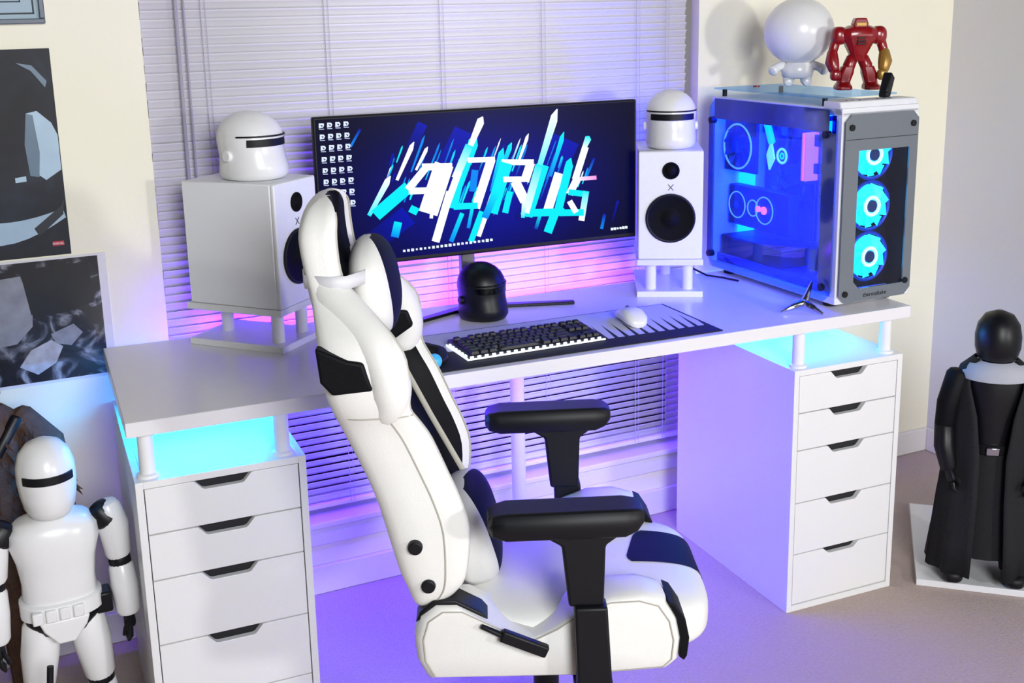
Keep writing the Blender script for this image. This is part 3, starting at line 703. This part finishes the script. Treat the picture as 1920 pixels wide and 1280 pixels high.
flat('print_shape', arc+arc2, PALE, 3, p1)
flat('print_shape', [(-1.80, 1.145), (-1.79, 1.125), (-1.73, 1.175), (-1.725, 1.215), (-1.735, 1.195)], DARK, 4, p1)
flat('print_shape', [(-1.83, 1.272), (-1.805, 1.275), (-1.805, 1.262), (-1.83, 1.26)], PALE, 5, p1)
flat('print_shape', [(-1.80, 1.545), (-1.765, 1.538), (-1.735, 1.50), (-1.74, 1.485), (-1.768, 1.525)], MID, 6, p1)
tagm = mat('red_tag', '#C03040', .5); flat('logo_tag', [(-1.762, 1.098), (-1.736, 1.098), (-1.736, 1.109), (-1.762, 1.109)], tagm, 7, p1)
word('MARVEL', .0075, mat('tag_white', '#F0E8E8', .5), p1, (-1.749, -.0062, 1.1005), (PI/2, 0, 0), 'lettering', .0001)
p2 = wthing('poster', 'black and white abstract poster with white border, beside the desk end', 'poster')
a0, a1, b0, b1 = -2.12, -1.662, .755, 1.063
MB().box(a0-.02, a1+.02, -.002, 0, b0-.008, b1+.006).build('sheet', mat('white_paper', '#E3E1E4', .5), p2, flat=True)
MB().box(a0, a1, -.0028, -.0018, b0, b1).build('print', ramp_mat('monochrome_print', [(.34, '#0B0B12'), (.52, '#1A1A24'), (.60, '#55565F'), (.70, '#9EA0AA')], 13, .35, 2.2), p2, flat=True)
flat('print_shape', [(-1.99, 1.02), (-1.845, 1.03), (-1.825, .95), (-1.83, .90), (-1.87, .86), (-1.985, .85)], mat('grey_ink', '#8E9099', .4, var=.45, vs=26), 2, p2)
flat('print_shape', [(-1.845, 1.045), (-1.685, 1.05), (-1.68, .945), (-1.76, .925), (-1.83, .93)], mat('black_ink', '#0D0D15', .4, var=.3), 3, p2)
flat('print_shape', [(-1.87, .80), (-1.84, .84), (-1.79, .86), (-1.765, .84), (-1.785, .80), (-1.83, .775)], mat('pale_grey_ink', '#B5B7C2', .4, var=.45, vs=45), 4, p2)
flat('print_shape', [(-1.79, .875), (-1.735, .895), (-1.715, .87), (-1.745, .84), (-1.78, .85)], mat('mid_grey_ink', '#8F919C', .4, var=.45, vs=45), 5, p2)

# ------------------------------------------------------------------ gaming chair (local x = forward, y = away from camera)
CH = thing('gaming_chair', 'white racing-style gaming chair with black panels and armrests', 'chair', (-0.8755, -0.3855, 0.0608), math.atan2(-.367, .93))
CH.scale = (0.963,)*3     # seat raised on its gas lift; the base below reaches down to the carpet
BZ = -0.0632
ST = [(.515, -.292, -.255, .215, .03), (.528, -.306, -.238, .240, .05), (.56, -.316, -.205, .252, .07), (.60, -.330, -.190, .255, .08), (.68, -.350, -.184, .250, .09), (.74, -.367, -.200, .245, .09),
      (.79, -.386, -.221, .240, .085), (.86, -.416, -.250, .240, .075), (.895, -.430, -.270, .246, .07), (.925, -.440, -.286, .258, .07), (.96, -.450, -.286, .264, .07), (1.02, -.456, -.290, .262, .065), (1.06, -.462, -.312, .245, .06),
      (1.095, -.470, -.350, .210, .055), (1.13, -.480, -.396, .172, .05), (1.17, -.490, -.414, .158, .045), (1.228, -.498, -.420, .148, .045), (1.265, -.492, -.420, .128, .045), (1.288, -.480, -.428, .098, .035), (1.298, -.462, -.442, .06, .012)]
def bring(z, fb, ff, w_, dc):
    fc = fb+dc
    h = [(0, fb), (w_*.6, fb+.002), (w_*.92, fb+.010), (w_, fb+(ff-fb)*.30), (w_, fb+(ff-fb)*.62), (w_*.985, ff-(ff-fb)*.16), (w_-.018*min(1, w_/.15), ff), (w_-.042*min(1, w_/.15), ff-(ff-fb)*.12), (w_-.07*min(1, w_/.15), fc+.012), (w_*.42, fc), (0, fc)]
    pts = h+[(-a, b_) for a, b_ in h[-2:0:-1]]
    return [Vector((b_, a, z)) for a, b_ in pts]
def crom(P, k, closed=False):
    """Catmull-Rom: k points per span"""
    out = []; n_ = len(P)
    for i in range(n_ if closed else n_-1):
        p0, p1, p2, p3 = [P[(i+q) % n_] if closed else P[min(max(i+q, 0), n_-1)] for q in (-1, 0, 1, 2)]
        for j in range(k):
            t = j/k; out.append(.5*((2*p1)+(p2-p0)*t+(2*p0-5*p1+4*p2-p3)*t*t+(3*p1-p0-3*p2+p3)*t*t*t))
    if not closed: out.append(P[-1])
    return out
RK, SK = 3, 3
coarse = [bring(*q) for q in ST]
fine = [list(c) for c in zip(*[crom([r[i] for r in coarse], SK) for i in range(20)])]
fine = [crom(r, RK, True) for r in fine]
def bmi(j, i): return 1 if 7*RK <= i < 13*RK else 0
MB().loft(fine, True, 0, bmi).build('backrest', [LEATH, BLEA], CH, angle=70)
for s in (-1, 1):      # piping that follows the wing edges, soft rolled wing over each shoulder
    MB().taper([r[(6*RK+1 if s > 0 else 14*RK-1)]+Vector((.0008, 0, 0)) for r in fine[3:-5]], .0026, 6).build('piping', PIPE, CH)
    MB().taper([r[(4*RK+1 if s > 0 else 16*RK-1)]+Vector((0, s*.0004, 0)) for r in fine[4:27]], .0017, 6).build('seam', PIPE, CH)
    MB().taper(crom([Vector(p) for p in ((-.462, s*.104, 1.27), (-.457, s*.116, 1.20), (-.440, s*.136, 1.13), (-.392, s*.178, 1.082), (-.345, s*.222, 1.035), (-.326, s*.234, .985), (-.324, s*.230, .94), (-.336, s*.222, .915))], 4), [(.008+.033*min(1, i/9)) if i < 9 else .041-.010*max(0, (i-22)/6) for i in range(29)], 18, flat=(1, 1)).build('wing_roll', LEATH, CH, angle=70)
    MB().taper(crom([fine[26][int(q*RK)]+Vector((0, s*.001, .0)) for q in ((2, 3, 4, 5, 6) if s > 0 else (18, 17, 16, 15, 14))], 3), .0016, 6).build('seam', PIPE, CH)
bv = lambda a, b_, d: Vector((a, d, b_))
MB().prism([(-.452, 1.056), (-.395, 1.031), (-.366, 1.026), (-.350, .972), (-.425, .965), (-.446, .99)], bv, -.2690, -.235).build('belt_opening', BLEA, CH, bevel=.006, seg=3)
MB().prism([(-.452, 1.056), (-.395, 1.031), (-.366, 1.026), (-.350, .972), (-.425, .965), (-.446, .99)], bv, .235, .2690).build('belt_opening', BLEA, CH, bevel=.006, seg=3)
MB().prism([(-.385, .952), (-.352, 1.008), (-.314, 1.003), (-.302, .968), (-.357, .93)], bv, .185, .225).build('belt_opening', BLEA, CH, bevel=.006, seg=3)
MB().prism([(-.385, .952), (-.352, 1.008), (-.314, 1.003), (-.302, .968), (-.357, .93)], bv, -.225, -.185).build('belt_opening', BLEA, CH, bevel=.006, seg=3)
# bolt covers
for f_, z_ in ((-.287, .656), (-.265, .576)):
    for s in (-1, 1): MB().cyl((f_, s*.245, z_), (f_, s*.263, z_), .0155, .013, 24).build('bolt_cover', BPL, CH, bevel=.002)
# head pillow with strap
Mh = Matrix.Rotation(math.radians(-8), 3, 'Y')
MB().sup((-.362, 0, 1.112), (.048, .128, .098), .85, .80, 48, 24, M=Mh, mid=lambda a: 1 if a < 110 or a > 318 else 0).build('head_pillow', [LEATH, NAVY], CH, angle=80)
b = MB(); R0 = [(-.480, -.148), (-.490, -.10), (-.490, .10), (-.480, .148), (-.43, .170), (-.40, .165), (-.37, .12), (-.37, -.12), (-.40, -.165), (-.43, -.170)]
b.loft([[Vector((x*k+(1-k)*-.43, y*k, z_)) for x, y in R0] for k, z_ in ((1.02, 1.140), (1.02, 1.166))], False); o = b.build('pillow_strap', mat('pale_strap', '#DADADF', .5), CH, angle=50)
q = o.modifiers.new('t', 'SOLIDIFY'); q.thickness = .002
# lumbar pillow
Ml = Matrix.Rotation(math.radians(-16), 3, 'Y')
MB().sup((-.182, 0, .580), (.055, .165, .095), .75, .65, 48, 24, M=Ml, mid=lambda a: 1 if a < 55 or a > 318 else 0).build('lumbar_pillow', [LEATH, NAVY], CH, angle=80)
for s in (-1, 1):
    MB().taper([(-.20, s*.10, .66), (-.27, s*.14, .78), (-.32, s*.15, .88)], .006, 8, flat=(1, .4)).build('pillow_strap', PIPE, CH)
# seat
SCN, SR, SE1, SE2 = Vector((.015, 0, .436)), (.288, .225, .066), .55, .42
MB().sup(SCN, SR, SE1, SE2, 72, 36).build('seat_cushion', LEATH, CH, angle=80)
def seat_hit(x0, y, ang):
    """point on the cushion skin from an inner point in direction ang (0 = up, 90 = forward)"""
    lo_, hi_ = 0, .4
    for _ in range(40):
        t = (lo_+hi_)/2; p = Vector((x0+t*math.sin(ang), y, t*math.cos(ang)))
        F_ = (abs(p.x/SR[0])**(2/SE2)+abs(p.y/SR[1])**(2/SE2))**(SE2/SE1)+abs(p.z/SR[2])**(2/SE1)
        if F_ < 1: lo_ = t
        else: hi_ = t
    return SCN+Vector((x0+(lo_+.0015)*math.sin(ang), y, (lo_+.0015)*math.cos(ang)))
b = MB(); gr = []
for j in range(17):
    row = []
    for i in range(13):
        v_ = j/16; u_ = i/12; rnd = .014*(max(0, abs(2*u_-1)-.6)/.4)**2 if v_ < .5 else 0
        y = -.04+.15*u_; row.append(b.bm.verts.new(seat_hit(.13+.04*u_, y, math.radians(-6+rnd*900*(1-v_*2) + 101*v_))))
    gr.append(row)
for j in range(16):
    for i in range(12): b.bm.faces.new((gr[j][i], gr[j][i+1], gr[j+1][i+1], gr[j+1][i]))
b.build('seat_patch', NAVY, CH, angle=80)
BP = [(-.276, .383), (-.294, .42), (-.297, .47), (-.285, .512), (-.255, .534), (-.215, .533), (-.165, .505), (-.11, .474), (-.066, .462), (-.02, .485), (.03, .520), (.09, .543), (.15, .545), (.19, .532), (.213, .495), (.222, .45), (.218, .405), (.20, .388), (.026, .378)]
for s in (-1, 1):
    y0, y1 = (s*.165, s*.262)
    rings = []
    for yy, k in ((.150, .86), (.165, .95), (.185, .99), (.235, 1.0), (.255, .985), (.264, .95), (.266, .90)):
        rings.append([Vector((-.03+(x+.03)*k, s*yy, .44+(z_-.44)*k)) for x, z_ in BP])
    MB().loft(rings).build('side_bolster', LEATH, CH, angle=60)
    MB().taper([Vector((-.03+(x+.03)*.93, s*.2655, .44+(z_-.44)*.90)) for x, z_ in BP], .0018, 6).build('seam', PIPE, CH)
    MB().prism([(.192, .530), (.208, .522), (.228, .49), (.236, .45), (.232, .412), (.226, .402), (.216, .41), (.219, .45), (.212, .49)], bv, s*.17, s*.262).build('front_trim', BLEA, CH, bevel=.003)
    # recline hinge between back and seat
    MB().prism([(-.293, .496), (-.284, .518), (-.258, .541), (-.214, .541), (-.165, .513), (-.150, .494), (-.170, .497), (-.215, .527), (-.255, .528), (-.276, .508)], bv, s*.195, s*.252).build('hinge', BPL, CH, bevel=.003)
    # armrest
    S = []
    for x, hw, t0, t1 in ((-.150, .026, .706, .726), (-.140, .040, .694, .736), (-.115, .047, .688, .741), (.105, .047, .690, .744), (.128, .040, .698, .742), (.142, .026, .712, .734)):
        S.append([Vector((x, s*.275+a*hw, z_)) for a, z_ in ((-1, (t0+t1)/2-.004), (-.8, t0), (.8, t0), (1, (t0+t1)/2-.004), (.96, t1-.012), (.72, t1), (-.72, t1), (-.96, t1-.012))])
    MB().loft(S).build('arm_pad', BPL, CH, bevel=.004, seg=3)
    MB().prism([(-.055, .694), (.105, .694), (.070, .668), (.066, .545), (.000, .545), (-.012, .668)], bv, s*.252, s*.300).build('arm_post', BPL, CH, bevel=.006, seg=3)
    MB().prism([(.010, .548), (.072, .548), (.080, .40), (.092, .32), (.012, .32), (.014, .40)], bv, s*.268, s*.312).build('arm_sleeve', BPL, CH, bevel=.005, seg=3)
    MB().box(.015, .088, min(s*.05, s*.312), max(s*.05, s*.312), .318, .334).build('arm_bracket', STEEL, CH, bevel=.003)
MB().taper([(-.165, -.274, .497), (-.13, -.276, .480), (-.105, -.278, .472)], [.005, .006, .008], 10).build('recline_lever', BPL, CH)
MB().box(-.048, .048, -.009, .009, -.012, .012, M=Matrix.Translation((-.085, -.279, .462)) @ Matrix.Rotation(.42, 4, 'Y')).build('lever_grip', BPL, CH, bevel=.004)
MB().box(-.20, .20, -.17, .17, .345, .385).build('seat_pan', STEEL, CH, bevel=.004)
b = MB(); b.cyl((-.03, 0, .10+BZ), (-.03, 0, .26), .028); b.cyl((-.03, 0, .26), (-.03, 0, .346), .018); b.build('gas_lift', BPL, CH)
MB().cyl((-.03, 0, .075+BZ), (-.03, 0, .125+BZ), .05, .042).build('base_hub', BPL, CH, bevel=.004)
for k in range(5):
    a = 2*PI*k/5+.3; d = Vector((math.cos(a), math.sin(a), 0)); c = Vector((-.03, 0, BZ))
    lg = MB().taper([c+d*.04+Vector((0, 0, .10)), c+d*.18+Vector((0, 0, .092)), c+d*.31+Vector((0, 0, .072))], [.026, .022, .015], 12).build('base_leg', BPL, CH)
    n_ = Vector((-d.y, d.x, 0)); e = c+d*.31
    b = MB(); b.cyl(e+n_*-.024+Vector((0, 0, .0275)), e+n_*-.006+Vector((0, 0, .0275)), .027, n=20); b.cyl(e+n_*.006+Vector((0, 0, .0275)), e+n_*.024+Vector((0, 0, .0275)), .027, n=20); b.cyl(e+Vector((0, 0, .02)), e+Vector((0, 0, .07)), .008, n=10)
    b.build('caster', BPL, lg)

# ------------------------------------------------------------------ large plain white figure beside the left drawers
wf = thing('white_figure', 'large plain white armoured figure with black joints beside the drawers', 'figure', (-1.832, .165, 0), math.radians(4))
def el(n, rx, ry, z, ox=0, oy=0, e=1): return [Vector((ox+rx*math.copysign(abs(math.cos(2*PI*i/n))**e, math.cos(2*PI*i/n)), oy+ry*math.copysign(abs(math.sin(2*PI*i/n))**e, math.sin(2*PI*i/n)), z)) for i in range(n)]
hd = MB().loft([el(28, a, c_, z_, 0, o_) for a, c_, z_, o_ in ((.020, .024, .600, -.006), (.040, .048, .606, -.008), (.052, .062, .625, -.008), (.058, .066, .655, -.003), (.061, .067, .685, 0), (.060, .066, .715, .002), (.052, .057, .742, .003), (.036, .040, .761, .003), (.014, .016, .771, .003))]).build('head', WPL, wf, angle=60)
R = []
for i in range(13):
    a = math.radians(215+110*i/12)
    R.append([Vector((.0605*k*math.cos(a), .067*k*math.sin(a), z_)) for k, z_ in ((.96, .688), (1.03, .688), (1.03, .706), (.96, .706))])
MB().loft(R).build('visor', BPL, hd, bevel=.001)
MB().cyl((0, 0, .565), (0, 0, .605), .030, .032).build('neck', SKINB, wf)
MB().loft([el(28, a, c_, z_, 0, 0, .8) for a, c_, z_ in ((.070, .050, .405), (.078, .056, .42), (.076, .055, .45), (.082, .060, .50), (.094, .064, .545), (.094, .060, .575), (.075, .050, .592), (.045, .040, .600))]).build('chest', WPL, wf, angle=60)
bt = MB().loft([el(28, a, c_, z_, 0, 0, .8) for a, c_, z_ in ((.080, .057, .372), (.086, .062, .376), (.086, .062, .408), (.080, .057, .412))]).build('belt', WPL, wf, angle=50)
for x in (-.055, -.028, 0.0, .028): MB().box(x-.010, x+.012, -.069, -.052, .378, .406).build('pouch', WPL, bt, bevel=.003)
MB().loft([el(24, a, c_, z_, 0, 0, .8) for a, c_, z_ in ((.030, .034, .315), (.062, .048, .335), (.078, .054, .360), (.080, .055, .374))]).build('hips', SKINB, wf, angle=60)
MB().prism([(-.052, .374), (.052, .374), (.044, .352), (.018, .318), (-.018, .318), (-.044, .352)], XZ, -.058, -.044).build('front_plate', WPL, wf, bevel=.004)
for s in (-1, 1):
    MB().taper([(s*.098, 0, .585), (s*.112, .0, .565)], [.030, .034], 18).build('shoulder_joint', SKINB, wf)
    MB().taper([(s*.114, 0, .590), (s*.124, 0, .545), (s*.128, -.003, .478)], [.030, .034, .028], 18).build('upper_arm', WPL, wf)
    MB().taper([(s*.129, -.003, .472), (s*.131, -.006, .452)], [.024, .024], 16).build('elbow', SKINB, wf)
    fa = MB().taper([(s*.131, -.006, .448), (s*.134, -.012, .40), (s*.136, -.018, .345)], [.027, .030, .027], 18).build('forearm', WPL, wf)
    hnd = MB().taper([(s*.136, -.019, .335), (s*.136, -.023, .312)], [.017, .019], 12, flat=(.7, 1.1)).build('hand', SKINB, wf)
    b = MB()
    for q in range(4): b.taper([(s*.136, -.036+q*.009, .304), (s*.135, -.037+q*.009, .286), (s*.128, -.035+q*.009, .276)], [.0046, .0044, .004], 8)
    b.build('fingers', SKINB, hnd); MB().taper([(s*.130, -.036, .322), (s*.122, -.043, .308), (s*.119, -.043, .296)], [.0055, .005, .0042], 8).build('thumb', SKINB, hnd)
    MB().taper([(s*.046, 0, .345), (s*.055, 0, .28), (s*.064, 0, .20)], [.040, .041, .033], 20).build('thigh', WPL, wf)
    MB().taper([(s*.064, 0, .196), (s*.066, 0, .178)], [.029, .028], 16).build('knee', SKINB, wf)
    MB().taper([(s*.066, 0, .176), (s*.069, .004, .12), (s*.071, 0, .055)], [.030, .035, .027], 18).build('shin', WPL, wf)
    MB().sup((s*.073, -.022, .0225), (.032, .060, .0225), .7, .7).build('boot', WPL, wf)
MB().box(.068, .104, -.03, .02, .352, .400).build('holster', SKINB, wf, bevel=.005)
# toy rifle leaning against the figure
rf = thing('toy_rifle', 'white and black toy rifle in front of the white figure', 'toy rifle', (-1.905, -.03, .0), math.radians(10))
Mr = Matrix.Rotation(math.radians(8), 4, 'Y') @ Matrix.Rotation(math.radians(-6), 4, 'X')
MB().box(-.016, .016, -.012, .012, .0, .20, M=Mr).build('stock', WPL, rf, bevel=.004)
MB().cyl(Mr @ Vector((0, 0, .20)), Mr @ Vector((0, 0, .33)), .007, n=14).build('barrel', BPL, rf)
for z_ in (.09, .15): MB().box(.016, .030, -.006, .006, z_, z_+.03, M=Mr).build('grip', BPL, rf, bevel=.003)
MB().cyl(Mr @ Vector((-.026, 0, .12)), Mr @ Vector((-.026, 0, .19)), .009, n=14).build('scope', BPL, rf)

# brown plush figure behind it
bp = thing('plush_toy', 'shaggy brown plush toy against the wall behind the white figure', 'plush toy', (-1.985, .46, 0), 0)
def shag(rings, amp):
    return [[p+Vector((random.uniform(-amp, amp), random.uniform(-amp, amp), random.uniform(-amp, amp))) for p in r] for r in rings]
MB().loft(shag([el(22, a, c_, z_) for a, c_, z_ in ((.08, .06, .30), (.115, .08, .36), (.125, .085, .48), (.13, .085, .60), (.135, .08, .68), (.115, .07, .735), (.07, .055, .77))], .006)).build('body', BROWN, bp, angle=30)
MB().loft(shag([el(20, a, c_, z_) for a, c_, z_ in ((.05, .05, .765), (.072, .07, .80), (.076, .074, .85), (.066, .066, .90), (.035, .035, .93))], .005)).build('head', BROWN, bp, angle=30)
for s in (-1, 1):
    MB().taper([(s*.10, 0, .725), (s*.155, -.01, .66), (s*.170, -.03, .55), (s*.165, -.06, .44)], [.042, .046, .042, .034], 12).build('arm', BROWN, bp, angle=25)
    MB().taper([(s*.055, 0, .34), (s*.065, 0, .18), (s*.065, -.01, .05)], [.06, .052, .046], 12).build('leg', BROWN, bp, angle=25)
    MB().sup((s*.068, -.03, .03), (.05, .085, .03)).build('foot', BROWN, bp)
b = MB()
for k in range(900):
    a = random.uniform(0, 2*PI); z_ = random.uniform(.34, .76)
    if k % 3 == 0:
        t_ = random.random(); c_ = Vector((.10, 0, .725)).lerp(Vector((.170, -.03, .55)), t_); p = c_+Vector((math.cos(a)*.043, math.sin(a)*.043, 0)); d_ = Vector((math.cos(a), math.sin(a), -.9))
    else:
        w_ = .126 if z_ < .69 else .126-(z_-.69)*.75; p = Vector((w_*math.cos(a), w_*.65*math.sin(a), z_)); d_ = Vector((math.cos(a), .65*math.sin(a), -.9))
    d_ = (d_+Vector((random.uniform(-.4, .4), random.uniform(-.4, .4), random.uniform(-.4, .2)))).normalized()*random.uniform(.02, .04)
    q_ = d_.orthogonal().normalized()*.006; e_ = d_.cross(q_).normalized()*.006
    b._new([p-q_, p+q_*.5+e_, p+q_*.5-e_, p+d_], [(0, 1, 3), (1, 2, 3), (2, 0, 3)])
tag(b.build('fur', BROWN, bp, flat=True), kind='stuff')
MB().taper([(.10, -.05, .745), (.03, -.088, .64), (-.07, -.086, .50)], .013, 8, flat=(1, .4)).build('strap', SKINB, bp)

# ------------------------------------------------------------------ robed figure on the white plinth
A_ = Vector((.647, .763, 0)); B_ = Vector((.767, -.641, 0)); P0 = Vector((.429, -.028, 0))
pc_ = P0+A_*.268+B_*.268
pl = MB().box(-.268, .268, -.268, .268, 0, .02).build('display_plinth', WPL, bevel=.002, loc=pc_, rot=(0, 0, math.atan2(B_.y, B_.x)))
tag(pl, 'low square white plinth on the carpet under the dark figure', 'plinth')
dfig = thing('robed_figure', 'tall dark robed figure with smooth black head on the plinth', 'figure', (.615, -.085, .0202), math.atan2(-.62, .785))
n = 44
def cloak_ring(z_, rx, ry, open_, fold, k=11):
    out = []
    for i in range(n):
        a = -PI/2+open_+(2*PI-2*open_)*i/(n-1); f_ = 1+fold*math.cos(k*a+z_*9)
        out.append(Vector((rx*f_*math.cos(a), ry*f_*math.sin(a)+.01, z_)))
    return out
rs = [cloak_ring(z_, rx, ry, op, fo) for z_, rx, ry, op, fo in ((.03, .150, .115, .30, .06), (.12, .143, .108, .28, .055), (.25, .130, .098, .27, .045), (.38, .118, .09, .30, .03), (.50, .110, .082, .45, .02), (.58, .106, .074, .7, .01), (.625, .092, .064, .9, .005), (.655, .058, .05, .9, 0))]
b = MB(); vs = [[b.bm.verts.new(p) for p in r] for r in rs]
for j in range(len(rs)-1):
    for i in range(n-1): b.bm.faces.new((vs[j][i], vs[j][i+1], vs[j+1][i+1], vs[j+1][i]))
o = b.build('cloak', CLOTH, dfig, angle=70); q = o.modifiers.new('t', 'SOLIDIFY'); q.thickness = .004
MB().loft([el(24, a, c_, z_) for a, c_, z_ in ((.060, .045, .30), (.066, .05, .36), (.064, .048, .44), (.078, .055, .54), (.085, .052, .60), (.06, .045, .635), (.03, .03, .655))]).build('torso', SKINB, dfig, angle=60)
MB().loft([el(24, a, c_, z_) for a, c_, z_ in ((.098, .075, .08), (.088, .066, .20), (.076, .056, .33), (.066, .05, .39))]).build('tunic', CLOTH, dfig, angle=60)
MB().loft([el(24, a, c_, z_) for a, c_, z_ in ((.067, .051, .385), (.070, .054, .388), (.070, .054, .412), (.067, .051, .415))]).build('belt', BPL, dfig)
MB().box(-.018, .018, -.062, -.05, .388, .412).build('buckle', CHROME, dfig, bevel=.003)
MB().loft([el(24, a, c_, z_, 0, o_) for a, c_, z_, o_ in ((.03, .03, .645, 0), (.052, .05, .66, -.004), (.060, .060, .69, -.004), (.061, .063, .72, 0), (.055, .057, .752, .002), (.038, .040, .778, .003), (.010, .010, .790, .003))]).build('head', SKINB, dfig, angle=60)
MB().loft([el(24, a, c_, z_, 0, .0) for a, c_, z_ in ((.090, .068, .60), (.091, .068, .618), (.072, .058, .640), (.046, .042, .650), (.040, .038, .645))]).build('scarf', GCLOTH, dfig, angle=60)
for s in (-1, 1):
    MB().taper([(s*.095, 0, .60), (s*.118, -.012, .52), (s*.125, -.020, .455)], [.034, .032, .028], 16).build('upper_arm', BLEA, dfig)
    MB().taper([(s*.125, -.020, .455), (s*.124, -.036, .40), (s*.112, -.055, .345)], [.028, .029, .023], 16).build('forearm', SKINB, dfig)
    h_ = MB().taper([(s*.110, -.058, .338), (s*.102, -.068, .316)], [.017, .019], 12, flat=(.7, 1.1)).build('hand', SKINB, dfig)
    b = MB()
    for q in range(4): b.taper([(s*.100, -.079+q*.009, .308), (s*.096, -.081+q*.009, .290), (s*.086, -.080+q*.009, .283)], [.0046, .0044, .004], 8)
    b.build('fingers', SKINB, h_); MB().taper([(s*.094, -.076, .326), (s*.084, -.083, .314), (s*.080, -.082, .302)], [.0055, .005, .0042], 8).build('thumb', SKINB, h_)
    MB().taper([(s*.058, 0, .20), (s*.068, 0, .11), (s*.076, -.004, .03)], [.038, .032, .028], 14).build('leg', BLEA, dfig)
    MB().sup((s*.082, -.035, .022), (.030, .058, .022), .7, .7).build('boot', BPL, dfig)
